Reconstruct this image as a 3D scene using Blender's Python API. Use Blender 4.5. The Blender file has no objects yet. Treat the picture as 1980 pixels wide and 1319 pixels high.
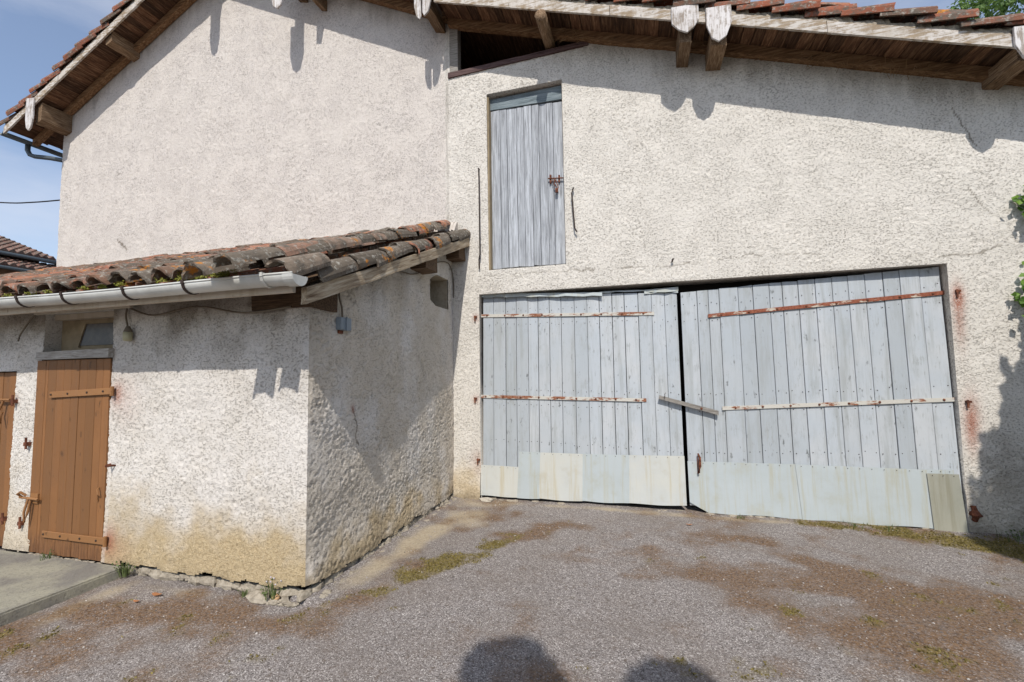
import bpy, bmesh, math, random
import numpy as np
from mathutils import Matrix, Vector
random.seed(7); rng = np.random.default_rng(7)
scene = bpy.context.scene
COL = scene.collection

# ------------------------------------------------------------------ camera
EYE = Vector((0.0, -5.70, 1.71))
def cam_matrix(yaw, pitch, roll):
    cy, sy, cp, sp = math.cos(yaw), math.sin(yaw), math.cos(pitch), math.sin(pitch)
    f = Vector((sy*cp, cy*cp, sp)); r = Vector((cy, -sy, 0)); u = r.cross(f)
    cr, sr = math.cos(roll), math.sin(roll)
    R, U = r*cr + u*sr, u*cr - r*sr
    return Matrix(((R.x, U.x, -f.x, EYE.x), (R.y, U.y, -f.y, EYE.y), (R.z, U.z, -f.z, EYE.z), (0, 0, 0, 1)))
cam_d = bpy.data.cameras.new('camera'); cam = bpy.data.objects.new('camera', cam_d); COL.objects.link(cam)
cam_d.sensor_width = 36; cam_d.lens = 36*850/1980; cam_d.clip_end = 3000; cam_d.clip_start = 0.05
cam.matrix_world = cam_matrix(math.radians(-15.989), math.radians(3.902), math.radians(-0.889))
scene.camera = cam

# ------------------------------------------------------------------ light
KX, EZ = 0.215, 1.15                                    # sun offset sideways and up per metre towards the viewer
SUN = Vector((KX, -1.0, EZ)).normalized()
ELEV = math.asin(SUN.z); AZ = math.atan2(SUN.x, SUN.y)
w = bpy.data.worlds.new('World'); scene.world = w; w.use_nodes = True
nt = w.node_tree; nt.nodes.clear()
out = nt.nodes.new('ShaderNodeOutputWorld'); bg = nt.nodes.new('ShaderNodeBackground')
sky = nt.nodes.new('ShaderNodeTexSky'); sky.sky_type = 'NISHITA'; sky.sun_disc = False
sky.sun_elevation = ELEV; sky.sun_rotation = AZ; sky.altitude = 200; sky.air_density = 1.0; sky.dust_density = .8; sky.ozone_density = 2.5
tc = nt.nodes.new('ShaderNodeTexCoord'); mp = nt.nodes.new('ShaderNodeMapping'); mp.inputs['Scale'].default_value = (1.2, 1.2, 3.6)
cn = nt.nodes.new('ShaderNodeTexNoise'); cn.inputs['Scale'].default_value = 1.5; cn.inputs['Detail'].default_value = 7; cn.inputs['Roughness'].default_value = .55
cr = nt.nodes.new('ShaderNodeValToRGB'); cr.color_ramp.elements[0].position = .40; cr.color_ramp.elements[1].position = .66
cr.color_ramp.elements[0].color = (.12, .12, .12, 1); cr.color_ramp.elements[1].color = (.60, .60, .60, 1)
mx = nt.nodes.new('ShaderNodeMix'); mx.data_type = 'RGBA'; mx.inputs[7].default_value = (4.9, 5.1, 5.7, 1)
nt.links.new(tc.outputs['Generated'], mp.inputs[0]); nt.links.new(mp.outputs[0], cn.inputs['Vector']); nt.links.new(cn.outputs['Fac'], cr.inputs[0])
nt.links.new(cr.outputs[0], mx.inputs[0]); nt.links.new(sky.outputs[0], mx.inputs[6]); nt.links.new(mx.outputs[2], bg.inputs[0]); nt.links.new(bg.outputs[0], out.inputs[0])
bg.inputs[1].default_value = 0.15
sun_d = bpy.data.lights.new('sun', 'SUN'); sun_d.energy = 3.8; sun_d.angle = math.radians(.53); sun_d.color = (1, .955, .89)
sun = bpy.data.objects.new('sun', sun_d); COL.objects.link(sun); sun.rotation_euler = (-SUN).to_track_quat('-Z', 'Y').to_euler(); sun.location = SUN*30
scene.view_settings.view_transform = 'Standard'; scene.view_settings.look = 'None'; scene.view_settings.exposure = 0.15; scene.view_settings.gamma = 1
scene.render.engine = 'CYCLES'; scene.cycles.max_bounces = 4; scene.cycles.diffuse_bounces = 2; scene.cycles.use_adaptive_sampling = True; scene.cycles.adaptive_threshold = .015

# ------------------------------------------------------------------ material helpers
def C(r, g, b, a=1):
    f = lambda v: (v/255/12.92 if v/255 <= .04045 else ((v/255+.055)/1.055)**2.4)
    return (f(r), f(g), f(b), a)
class N:
    def __init__(s, name):
        s.m = bpy.data.materials.new(name); s.m.use_nodes = True; s.t = s.m.node_tree; s.t.nodes.clear()
        s.o = s.t.nodes.new('ShaderNodeOutputMaterial'); s.b = s.t.nodes.new('ShaderNodeBsdfPrincipled'); s.t.links.new(s.b.outputs[0], s.o.inputs[0])
        s.b.inputs['Roughness'].default_value = .85; s.b.inputs['Specular IOR Level'].default_value = .25
        s.g = s.t.nodes.new('ShaderNodeNewGeometry'); s.tc = s.t.nodes.new('ShaderNodeTexCoord'); s.oi = s.t.nodes.new('ShaderNodeObjectInfo')
    def L(s, a, b): s.t.links.new(a, b)
    def put(s, sock, v):
        if hasattr(v, 'links') or isinstance(v, bpy.types.NodeSocket): s.L(v, sock)
        else: sock.default_value = v
    def noise(s, scale, detail=4, rough=.5, vec=None, dist=0, stretch=None, off=None):
        n = s.t.nodes.new('ShaderNodeTexNoise'); n.inputs['Scale'].default_value = scale; n.inputs['Detail'].default_value = detail
        n.inputs['Roughness'].default_value = rough; n.inputs['Distortion'].default_value = dist
        v = vec if vec is not None else s.g.outputs['Position']
        if off is not None: v = s.vadd(v, off)
        if stretch:
            m = s.t.nodes.new('ShaderNodeMapping'); m.inputs['Scale'].default_value = stretch; s.L(v, m.inputs[0]); v = m.outputs[0]
        s.L(v, n.inputs['Vector']); return n.outputs['Fac']
    def voro(s, scale, vec=None, feature='F1', out='Distance'):
        n = s.t.nodes.new('ShaderNodeTexVoronoi'); n.feature = feature; n.inputs['Scale'].default_value = scale; s.L(vec or s.g.outputs['Position'], n.inputs['Vector']); return n.outputs[out]
    def vadd(s, v, k):
        m = s.t.nodes.new('ShaderNodeVectorMath'); m.operation = 'ADD'; s.L(v, m.inputs[0]); s.L(k, m.inputs[1]); return m.outputs[0]
    def comb(s, x, y, z):
        n = s.t.nodes.new('ShaderNodeCombineXYZ')
        for i, v in enumerate((x, y, z)): s.put(n.inputs[i], v)
        return n.outputs[0]
    def math(s, op, a, b=0., c=0., clamp=False):
        n = s.t.nodes.new('ShaderNodeMath'); n.operation = op; n.use_clamp = clamp
        for i, v in enumerate((a, b, c)): s.put(n.inputs[i], v)
        return n.outputs[0]
    def ramp(s, v, a, b, lo=0., hi=1.):
        n = s.t.nodes.new('ShaderNodeMapRange'); n.interpolation_type = 'SMOOTHSTEP'; s.put(n.inputs[0], v)
        for i, q in enumerate((a, b, lo, hi)): n.inputs[i+1].default_value = q
        return n.outputs[0]
    def mix(s, f, a, b, blend='MIX'):
        n = s.t.nodes.new('ShaderNodeMix'); n.data_type = 'RGBA'; n.blend_type = blend; s.put(n.inputs[0], f); s.put(n.inputs[6], a); s.put(n.inputs[7], b); return n.outputs[2]
    def cramp(s, v, stops):
        n = s.t.nodes.new('ShaderNodeValToRGB'); e = n.color_ramp.elements
        while len(e) < len(stops): e.new(.5)
        for i, (p, c) in enumerate(stops): e[i].position = p; e[i].color = c
        s.put(n.inputs[0], v); return n.outputs[0]
    def attr(s, name):
        n = s.t.nodes.new('ShaderNodeAttribute'); n.attribute_name = name; q = s.t.nodes.new('ShaderNodeSeparateColor'); s.L(n.outputs['Color'], q.inputs[0]); return q.outputs
    def bump(s, h, dist=.01, strength=1., prev=None):
        n = s.t.nodes.new('ShaderNodeBump'); n.inputs['Distance'].default_value = dist; n.inputs['Strength'].default_value = strength; s.L(h, n.inputs['Height'])
        if prev is not None: s.L(prev, n.inputs['Normal'])
        return n.outputs[0]
    def done(s, color, normal=None, rough=None, metal=None):
        s.put(s.b.inputs['Base Color'], color)
        if normal is not None: s.L(normal, s.b.inputs['Normal'])
        if rough is not None: s.put(s.b.inputs['Roughness'], rough)
        if metal is not None: s.put(s.b.inputs['Metallic'], metal)
        return s.m

def mat_render(name, c1, c2, cdirt, sc, crev, bumpd):
    n = N(name); a = n.attr('mask')
    base = None
    nz = n.noise(sc, 2, .6, dist=.4, stretch=(1, 1, 1.6)); nz2 = n.noise(sc*2.5, 2, .6); big = n.noise(2.6, 4, .65)
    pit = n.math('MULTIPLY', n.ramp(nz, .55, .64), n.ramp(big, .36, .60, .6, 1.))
    h = n.math('SUBTRACT', n.math('ADD', n.math('MULTIPLY', nz, .5), n.math('MULTIPLY', nz2, .7)), n.math('MULTIPLY', pit, .75))
    base = n.mix(n.ramp(big, .36, .66), c1, c2)
    base = n.mix(n.math('MULTIPLY', n.ramp(nz2, .5, .75), .4), base, cdirt)
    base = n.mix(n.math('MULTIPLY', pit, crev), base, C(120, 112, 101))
    base = n.mix(a[0], base, n.mix(n.ramp(nz2, .35, .7), C(164, 142, 104), C(196, 177, 142)))
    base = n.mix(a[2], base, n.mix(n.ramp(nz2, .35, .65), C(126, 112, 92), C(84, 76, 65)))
    base = n.mix(n.math('MULTIPLY', a[1], n.ramp(nz2, .3, .6, .45, 1.)), base, C(158, 100, 78))
    return n.done(base, n.bump(h, bumpd, .9), .95)
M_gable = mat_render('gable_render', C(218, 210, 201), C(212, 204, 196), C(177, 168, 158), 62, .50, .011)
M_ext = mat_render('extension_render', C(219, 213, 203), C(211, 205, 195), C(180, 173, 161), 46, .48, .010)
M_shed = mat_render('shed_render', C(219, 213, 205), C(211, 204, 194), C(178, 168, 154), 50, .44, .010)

def mat_wood(name, cols, along=(9, 9, .8), paint=None, wear=.5, dark=.5, bumpd=.003, rough=.8, vary=.4, rot=None, foot=None):
    n = N(name); off = n.comb(n.math('MULTIPLY', n.oi.outputs['Random'], 37.), n.math('MULTIPLY', n.oi.outputs['Random'], 91.), n.math('MULTIPLY', n.oi.outputs['Random'], 53.))
    v = n.tc.outputs['Object']
    if rot:
        q = n.t.nodes.new('ShaderNodeVectorRotate'); q.rotation_type = 'X_AXIS'; q.inputs['Angle'].default_value = rot; n.L(v, q.inputs['Vector']); v = q.outputs[0]
    v = n.vadd(v, off)
    gr = n.noise(9, 6, .65, vec=v, dist=.6, stretch=along); fi = n.noise(32, 5, .7, vec=v, dist=.2, stretch=along)
    col = n.cramp(gr, [(.28, cols[0]), (.5, cols[1]), (.72, cols[2])])
    col = n.mix(n.math('MULTIPLY', n.ramp(fi, .55, .72), dark), col, cols[0])
    big = n.noise(1.7, 4, .6, vec=v)
    if paint:
        wearm = n.ramp(n.math('ADD', n.math('MULTIPLY', gr, .7), n.math('MULTIPLY', n.noise(6, 5, .7, vec=v), .5)), wear, wear+.12)
        p = n.mix(n.ramp(big, .35, .65), paint[0], paint[1])
        p = n.mix(n.math('MULTIPLY', n.oi.outputs['Random'], .85), p, paint[2])
        p = n.mix(n.math('MULTIPLY', n.ramp(n.noise(4.5, 5, .7, vec=v, stretch=(1.6, 1.6, .5)), .5, .75), .5), p, paint[3])
        p = n.mix(n.math('MULTIPLY', n.ramp(n.noise(13, 3, .6, vec=v, stretch=(1.5, 1.5, .55)), .63, .75), .8), p, cols[0])
        p = n.mix(n.math('MULTIPLY', n.ramp(n.noise(5, 5, .7, vec=v, stretch=(2.5, 2.5, .12)), .46, .7), .65), p, paint[3])
        if foot:
            sx = n.t.nodes.new('ShaderNodeSeparateXYZ'); n.L(n.g.outputs['Position'], sx.inputs[0]); zz_ = n.math('ADD', sx.outputs[2], n.math('MULTIPLY', n.math('SUBTRACT', n.noise(22, 5, .7, vec=v, stretch=(2, 2, .5)), .5), foot*2.2)); wearm = n.math('MAXIMUM', wearm, n.ramp(zz_, foot*.55, foot, 1., 0.))
        col = n.mix(wearm, p, col)
    else:
        k_ = n.math('ADD', n.math('MULTIPLY', n.math('FRACT', n.math('MULTIPLY', n.oi.outputs['Random'], 7.13)), vary), 1-vary*.55); col = n.mix(1., col, n.comb(k_, k_, k_), 'MULTIPLY')
    h = n.math('ADD', gr, n.math('MULTIPLY', fi, .6))
    return n.done(col, n.bump(h, bumpd, .8), rough)
ZG = (9, 9, .55)
M_gate = mat_wood('gate_paint', (C(92, 94, 92), C(140, 143, 142), C(165, 168, 168)), ZG, (C(176, 182, 187), C(185, 188, 190), C(160, 166, 170), C(148, 151, 149)), .65, .5, .002, .65)
M_hay = mat_wood('weathered_grey_wood', (C(98, 99, 102), C(160, 163, 167), C(196, 200, 205)), (5, 5, .22), None, dark=.85, bumpd=.005, vary=.3)
M_header = mat_wood('faded_blue_wood', (C(88, 98, 102), C(118, 130, 135), C(150, 158, 160)), (.4, 5, 5), None)
M_brown = mat_wood('brown_door_paint', (C(66, 46, 32), C(118, 82, 54), C(136, 98, 66)), ZG, (C(140, 97, 60), C(132, 91, 56), C(114, 80, 50), C(116, 84, 58)), .76, .6, .002, .6, foot=.26)
M_brownx = mat_wood('brown_strap_paint', (C(66, 46, 32), C(128, 92, 60), C(148, 108, 70)), (.6, 9, 9), (C(152, 110, 70), C(146, 104, 66), C(136, 96, 60), C(140, 102, 70)), .86, .6, .002, .55)
M_oak = mat_wood('brown_soffit_wood', (C(42, 28, 20), C(94, 66, 47), C(142, 112, 86)), (5, .5, 5), None, dark=.7, vary=1.0)
M_rafter = mat_wood('rafter_wood', (C(74, 52, 36), C(134, 102, 72), C(174, 142, 108)), (.45, 5, 5), None, dark=.5)
M_beam = mat_wood('old_beam_wood', (C(58, 42, 30), C(122, 98, 74), C(164, 142, 116)), (9, .7, 9), None, dark=.7, bumpd=.006)
M_vbeam = mat_wood('verge_beam_wood', (C(86, 68, 50), C(148, 132, 110), C(184, 172, 152)), (5, .35, 5), None, dark=.7, bumpd=.006, rot=-.386)
M_beamx = mat_wood('plate_beam_wood', (C(48, 36, 26), C(92, 72, 54), C(128, 104, 80)), (.7, 9, 9), None, dark=.7, bumpd=.006)
M_barge = mat_wood('flaking_white_board', (C(88, 74, 58), C(140, 122, 100), C(168, 152, 130)), (.45, 4.5, 4.5), (C(208, 202, 196), C(192, 186, 178), C(196, 189, 180), C(168, 156, 140)), .55, .5, .004)
M_pend = mat_wood('flaking_white_pendant', (C(84, 74, 66), C(138, 126, 114), C(170, 160, 150)), (5, 5, .5), (C(214, 210, 208), C(204, 200, 198), C(208, 203, 200), C(170, 162, 152)), .57, .5, .004)
M_fascia = mat_wood('cream_fascia', (C(120, 100, 76), C(176, 160, 138), C(196, 184, 166)), (.7, 9, 9), (C(204, 196, 184), C(194, 184, 168), C(184, 170, 150), C(170, 154, 130)), .8, .4, .003)
M_plum = mat_wood('dark_sill_wood', (C(48, 34, 34), C(86, 66, 64), C(112, 92, 88)), (.7, 9, 9))
M_lath = mat_wood('grey_lath', (C(96, 88, 80), C(148, 142, 134), C(178, 173, 166)), (.7, 9, 9))

def mat_plain(name, col, rough=.8, metal=0., var=.25, sc=12, bd=.0):
    n = N(name); z = n.noise(sc, 5, .65)
    c = n.mix(n.math('MULTIPLY', n.ramp(z, .35, .7), var), col, (col[0]*.45, col[1]*.43, col[2]*.4, 1))
    return n.done(c, n.bump(z, bd, .6) if bd else None, rough, metal)
M_black = mat_plain('dark_void', C(26, 22, 18)); M_inside = mat_plain('barn_inside', C(70, 58, 48))  # near-black stands in for the unlit space behind openings and doors
M_mortar = mat_plain('lime_mortar', C(166, 156, 140), .95, var=.8, sc=22, bd=.02)
M_flash = mat_plain('wall_mortar', C(196, 188, 178), .95, var=.4, sc=22, bd=.02)
M_niche = mat_plain('shaded_niche_plaster', C(172, 160, 140), .95, var=.4, sc=18, bd=.012)  # darker than the wall: shade of the recess put into the plaster colour
M_zinc = mat_plain('zinc', C(92, 100, 104), .5, .4); M_pvc = mat_plain('white_pvc', C(206, 206, 200), .4, 0, .4, 3.5)
M_greybox = mat_plain('grey_plastic', C(132, 142, 150), .5, 0, .1); M_cream = mat_plain('cream_plastic', C(178, 172, 140), .5, 0, .3)
M_cable = mat_plain('grey_cable', C(112, 102, 88), .7); M_wire = mat_plain('black_wire', C(36, 34, 34), .6)
M_iron = mat_plain('dark_iron', C(70, 58, 52), .7, .3, .6, 40); M_soil = mat_plain('dark_soil', C(58, 48, 38), 1, 0, .5, 20, .02)
M_boardin = mat_plain('beige_board', C(150, 134, 108), .8, 0, .5, 7)
n = N('dusty_glass'); M_glass = n.done(n.mix(n.ramp(n.noise(9, 5, .7), .4, .7), C(66, 62, 66), C(92, 86, 84)), None, .25)
n = N('rusty_iron'); z = n.noise(28, 6, .7)
M_rust = n.done(n.mix(n.ramp(z, .35, .68), C(78, 46, 34), C(132, 82, 60)), n.bump(z, .004, .7), .9)
n = N('painted_rusty_strap'); z = n.noise(5, 6, .7, stretch=(1, 1, 3)); z2 = n.noise(60, 4, .6)
rc = n.mix(n.ramp(z2, .35, .65), C(116, 72, 52), C(158, 110, 84))
M_strap = n.done(n.mix(n.ramp(n.math('ADD', z, n.math('MULTIPLY', n.oi.outputs['Random'], .12)), .55, .63), C(192, 188, 178), rc), n.bump(z2, .002, .5), .75)
n = N('brick_red_strap'); z2 = n.noise(40, 5, .6)
M_strapr = n.done(n.mix(n.ramp(n.noise(6, 6, .7, stretch=(1, 1, 3)), .54, .62), n.mix(n.ramp(z2, .35, .65), C(118, 66, 48), C(148, 90, 68)), C(190, 180, 164)), n.bump(z2, .002, .5), .8)
def mat_sheet(name, a, b, stain):
    n = N(name); off = n.comb(n.math('MULTIPLY', n.oi.outputs['Random'], 57.), 0., n.math('MULTIPLY', n.oi.outputs['Random'], 13.))
    v = n.vadd(n.tc.outputs['Object'], off)
    c = n.mix(n.ramp(n.noise(1.5, 4, .6, vec=v), .35, .68), a, b)
    st = n.ramp(n.noise(16, 5, .7, vec=v, stretch=(1, 1, .03)), .48, .72)
    c = n.mix(n.math('MULTIPLY', st, .75), c, stain)
    c = n.mix(n.math('MULTIPLY', n.ramp(n.noise(3, 5, .7, vec=v), .5, .72), .45), c, stain)
    return n.done(c, n.bump(n.noise(7, 4, .6, vec=v), .006, .5), .6)
M_sheetL = mat_sheet('cream_sheet_metal', C(192, 192, 184), C(184, 188, 187), C(180, 170, 143))
M_sheetR = mat_sheet('bluegrey_sheet_metal', C(177, 184, 185), C(171, 178, 178), C(168, 164, 142))
M_sheetP = mat_sheet('olive_sheet_metal', C(156, 154, 140), C(146, 146, 134), C(134, 130, 112))
def mat_tile(name, cols, lichen):
    n = N(name); isl = n.g.outputs['Random Per Island']; r = n.math('FRACT', n.math('ADD', n.oi.outputs['Random'], isl))
    off = n.comb(n.math('MULTIPLY', r, 31.), n.math('MULTIPLY', r, 17.), 0.); v = n.vadd(n.g.outputs['Position'], off)
    c = n.cramp(r, cols)
    c = n.mix(n.ramp(n.noise(9, 6, .7, vec=v), .42, .62), c, n.mix(n.noise(60, 3, .6), C(62, 56, 50), C(116, 106, 94)))
    c = n.mix(n.math('MULTIPLY', n.ramp(n.noise(22, 5, .7, vec=v), .53, .64), .8), c, C(152, 148, 138))
    c = n.mix(n.math('MULTIPLY', n.ramp(n.noise(3.3, 4, .6), .60, .66), n.math('MULTIPLY', n.ramp(n.noise(30, 4, .6), .42, .55), lichen)), c, C(186, 118, 30))
    h = n.math('ADD', n.noise(40, 5, .7), n.math('MULTIPLY', n.noise(9, 4, .6, vec=v), .8))
    return n.done(c, n.bump(h, .008, .8), .95)
M_tile = mat_tile('old_canal_tile', [(0, C(92, 78, 66)), (.3, C(122, 92, 74)), (.55, C(106, 90, 76)), (.75, C(150, 98, 74)), (1, C(168, 122, 96))], 1.)
M_tileg = mat_tile('grey_canal_tile', [(0, C(84, 76, 66)), (.5, C(108, 98, 86)), (.85, C(124, 110, 96)), (1, C(148, 108, 88))], .8)
M_tiler = mat_tile('red_canal_tile', [(0, C(134, 86, 66)), (.5, C(152, 98, 76)), (1, C(170, 118, 94))], .5)
M_tileu = mat_tile('red_tile_edge', [(0, C(128, 76, 56)), (.6, C(142, 84, 62)), (1, C(104, 78, 64))], .1)
def mat_leaf(name, a, b, tr=.35):
    n = N(name); c = n.mix(n.g.outputs['Random Per Island'], a, b); n.done(c, None, .5)
    t = n.t.nodes.new('ShaderNodeBsdfTranslucent'); n.L(c, t.inputs[0]); m = n.t.nodes.new('ShaderNodeMixShader'); m.inputs[0].default_value = tr
    n.L(n.b.outputs[0], m.inputs[1]); n.L(t.outputs[0], m.inputs[2]); n.L(m.outputs[0], n.o.inputs[0]); return n.m
M_leaf = mat_leaf('tree_leaf', C(62, 92, 40), C(112, 138, 74)); M_ivy = mat_leaf('vine_leaf', C(66, 102, 36), C(120, 152, 62)); M_moss = mat_leaf('moss', C(92, 82, 42), C(132, 118, 64), .1)
M_rmoss = mat_leaf('roof_moss', C(112, 116, 44), C(158, 156, 74), .1)
M_grass = mat_leaf('grass_blade', C(82, 98, 56), C(124, 136, 88)); M_bark = mat_plain('bark', C(92, 82, 70), .95, 0, .6, 20, .01)
M_dead = mat_leaf('dead_leaf', C(150, 92, 60), C(184, 132, 92), .2); M_straw = mat_leaf('dry_straw', C(112, 86, 58), C(150, 120, 86), .1)
M_flower = mat_leaf('pale_flower', C(206, 196, 206), C(220, 214, 216), .2)
M_stone = mat_plain('pale_stone', C(182, 174, 160), .9, 0, .5, 14, .01)
n = N('gravel_chip'); M_gravel = n.done(n.cramp(n.g.outputs['Random Per Island'], [(0, C(90, 84, 80)), (.5, C(140, 134, 130)), (.85, C(166, 158, 150)), (1, C(192, 186, 178))]), None, .9)

# ------------------------------------------------------------------ geometry helpers
def link(name, me, mat, parent=None, kind=None, loc=None):
    o = bpy.data.objects.new(name, me); COL.objects.link(o)
    if mat is not None and not me.materials: me.materials.append(mat)
    if parent is not None: o.parent = parent
    if kind: o['kind'] = kind
    if loc is not None: o.location = loc
    return o
def mk(name, vs, fs, mat, parent=None, smooth=False, kind=None):
    me = bpy.data.meshes.new(name); me.from_pydata([tuple(v) for v in vs], [], fs); me.update()
    bm = bmesh.new(); bm.from_mesh(me); bmesh.ops.recalc_face_normals(bm, faces=bm.faces); bm.to_mesh(me); bm.free()
    if smooth: me.polygons.foreach_set('use_smooth', [True]*len(me.polygons))
    return link(name, me, mat, parent, kind)
def empty(name, loc, label=None, cat=None, group=None):
    o = bpy.data.objects.new(name, None); COL.objects.link(o); o.empty_display_size = .2
    o['anchor'] = 1
    if label: tag(o, label, cat, group)
    return o
def tag(o, label, cat=None, group=None):
    o['label'] = label
    if cat: o['category'] = cat
    if group: o['group'] = group
    return o
class MB:
    def __init__(s): s.v = []; s.f = []
    def add(s, vs, fs):
        k = len(s.v); s.v += [tuple(v) for v in vs]; s.f += [tuple(i+k for i in f) for f in fs]
    def box(s, x0, x1, y0, y1, z0, z1): s.hexa([(x0, y0, z0), (x1, y0, z0), (x1, y1, z0), (x0, y1, z0), (x0, y0, z1), (x1, y0, z1), (x1, y1, z1), (x0, y1, z1)])
    def hexa(s, p): s.add(p, [(0, 3, 2, 1), (4, 5, 6, 7), (0, 1, 5, 4), (1, 2, 6, 5), (2, 3, 7, 6), (3, 0, 4, 7)])
    def prism_y(s, poly, y0, y1):
        k = len(poly); s.add([(x, y0, z) for x, z in poly]+[(x, y1, z) for x, z in poly], [tuple(range(k)), tuple(range(2*k-1, k-1, -1))]+[(i, (i+1) % k, k+(i+1) % k, k+i) for i in range(k)])
    def prism_x(s, poly, x0, x1):
        k = len(poly); s.add([(x0, y, z) for y, z in poly]+[(x1, y, z) for y, z in poly], [tuple(range(k)), tuple(range(2*k-1, k-1, -1))]+[(i, (i+1) % k, k+(i+1) % k, k+i) for i in range(k)])
    def tube(s, pts, r, seg=8):
        pts = [Vector(p) for p in pts]; rs = r if isinstance(r, (list, tuple)) else [r]*len(pts); vs = []; fs = []
        for i, p in enumerate(pts):
            t = (pts[min(i+1, len(pts)-1)]-pts[max(i-1, 0)]).normalized(); a = t.cross(Vector((0, 0, 1)) if abs(t.z) < .9 else Vector((1, 0, 0))).normalized(); b = t.cross(a)
            vs += [p+(a*math.cos(2*math.pi*j/seg)+b*math.sin(2*math.pi*j/seg))*rs[i] for j in range(seg)]
        for i in range(len(pts)-1):
            for j in range(seg): fs.append((i*seg+j, i*seg+(j+1) % seg, (i+1)*seg+(j+1) % seg, (i+1)*seg+j))
        fs += [tuple(range(seg-1, -1, -1)), tuple(range((len(pts)-1)*seg, len(pts)*seg))]; s.add(vs, fs)
    def blob(s, c, r, jit=.25, sx=1, sy=1, sz=1, u=6, v=4):
        vs = [(c[0], c[1], c[2]+r*sz)]; fs = []
        for i in range(1, v):
            for j in range(u):
                a, b = math.pi*i/v, 2*math.pi*j/u; q = r*(1+random.uniform(-jit, jit)); vs.append((c[0]+q*sx*math.sin(a)*math.cos(b), c[1]+q*sy*math.sin(a)*math.sin(b), c[2]+q*sz*math.cos(a)))
        vs.append((c[0], c[1], c[2]-r*sz)); e = len(vs)-1
        for j in range(u): fs.append((0, 1+j, 1+(j+1) % u)); fs.append((e, e-u+(j+1) % u, e-u+j))
        for i in range(v-2):
            for j in range(u): a = 1+i*u; fs.append((a+j, a+u+j, a+u+(j+1) % u, a+(j+1) % u))
        s.add(vs, fs)
    def leaf(s, c, size, nrm=None, asp=.6):
        d = Vector((random.gauss(0, 1), random.gauss(0, 1), random.gauss(0, 1))).normalized()
        nr = Vector(nrm) if nrm is not None else Vector((random.gauss(0, 1), random.gauss(0, 1), random.gauss(.6, 1)))
        nr = (nr.normalized()+d*.5).normalized(); a = nr.cross(d).normalized(); b = nr.cross(a); c = Vector(c)
        s.add([c-a*size*.5, c+b*size*asp*.5-a*size*.05+nr*size*.08, c+a*size*.5, c-b*size*asp*.5-a*size*.05+nr*size*.08], [(0, 1, 2), (0, 2, 3)])
    def build(s, name, mat, parent=None, smooth=False, kind=None): return mk(name, s.v, s.f, mat, parent, smooth, kind)
def bevel(o, wdt=.004, seg=1):
    bm = bmesh.new(); bm.from_mesh(o.data); bmesh.ops.bevel(bm, geom=bm.edges[:], offset=wdt, segments=seg, affect='EDGES', clamp_overlap=True); bm.to_mesh(o.data); bm.free(); return o
def roughen(o, cuts, amp, fr=6.):
    """subdivide a beam and knock its surface about a little"""
    bm = bmesh.new(); bm.from_mesh(o.data); bmesh.ops.subdivide_edges(bm, edges=bm.edges[:], cuts=cuts, use_grid_fill=True)
    from mathutils import noise as mn
    for v in bm.verts: v.co += mn.noise_vector(v.co*fr)*amp
    bm.to_mesh(o.data); bm.free(); return o
TAB = rng.random((256, 256))
def vn(x, y, s=0):
    x = np.asarray(x, float)+s*13.7; y = np.asarray(y, float)+s*7.3; xi = np.floor(x).astype(int); yi = np.floor(y).astype(int); fx = x-xi; fy = y-yi
    fx = fx*fx*(3-2*fx); fy = fy*fy*(3-2*fy); g = lambda a, b: TAB[a & 255, b & 255]
    return (g(xi, yi)*(1-fx)+g(xi+1, yi)*fx)*(1-fy)+(g(xi, yi+1)*(1-fx)+g(xi+1, yi+1)*fx)*fy
def fbm(x, y, o=4, s=0):
    t = 0; a = .5; n_ = 0
    for i in range(o): t = t+a*vn(x*2**i, y*2**i, s+i); n_ += a; a *= .5
    return t/n_
def ss(x, a, b): t = np.clip((x-a)/(b-a), 0, 1); return t*t*(3-2*t)
def grid(name, U, Vv, pos, keep, mat, mask=None, parent=None, extra=None, kind=None):
    """sheet over the lines U x Vv; pos(u,v)->(x,y,z) arrays; keep(uc,vc)->bool per cell"""
    nu, nv = len(U), len(Vv); uu, vv = np.meshgrid(U, Vv, indexing='ij'); P = np.stack(pos(uu, vv), -1).reshape(-1, 3)
    uc, vc = np.meshgrid((U[:-1]+U[1:])/2, (Vv[:-1]+Vv[1:])/2, indexing='ij'); k = keep(uc, vc)
    i, j = np.nonzero(k); q = np.stack([i*nv+j, (i+1)*nv+j, (i+1)*nv+j+1, i*nv+j+1], -1)
    used = np.unique(q); rem = np.zeros(nu*nv, int); rem[used] = np.arange(len(used)); q = rem[q]; P = P[used]
    ev, ef = extra if extra else ([], []); nb = len(P)
    if ev: P = np.vstack([P, np.array(ev)]); 
    me = bpy.data.meshes.new(name); me.vertices.add(len(P)); me.vertices.foreach_set('co', P.ravel().astype(np.float32))
    nq = len(q)+len(ef); loops = np.concatenate([q.ravel(), (np.array(ef, int)+nb).ravel()]) if ef else q.ravel()
    me.loops.add(nq*4); me.loops.foreach_set('vertex_index', loops.astype(np.int32)); me.polygons.add(nq); me.polygons.foreach_set('loop_start', np.arange(0, nq*4, 4, dtype=np.int32))
    me.update(calc_edges=True); me.validate()
    if mask is not None:
        mm = np.zeros((len(P), 4), np.float32); mm[:, 3] = 1; uu_, vv_ = uu.reshape(-1)[used], vv.reshape(-1)[used]
        r = mask(uu_, vv_)
        for c in range(3): mm[:len(used), c] = r[c]
        a = me.attributes.new('mask', 'FLOAT_COLOR', 'POINT'); a.data.foreach_set('color', mm.ravel())
    o = link(name, me, mat, parent, kind); return o
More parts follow.
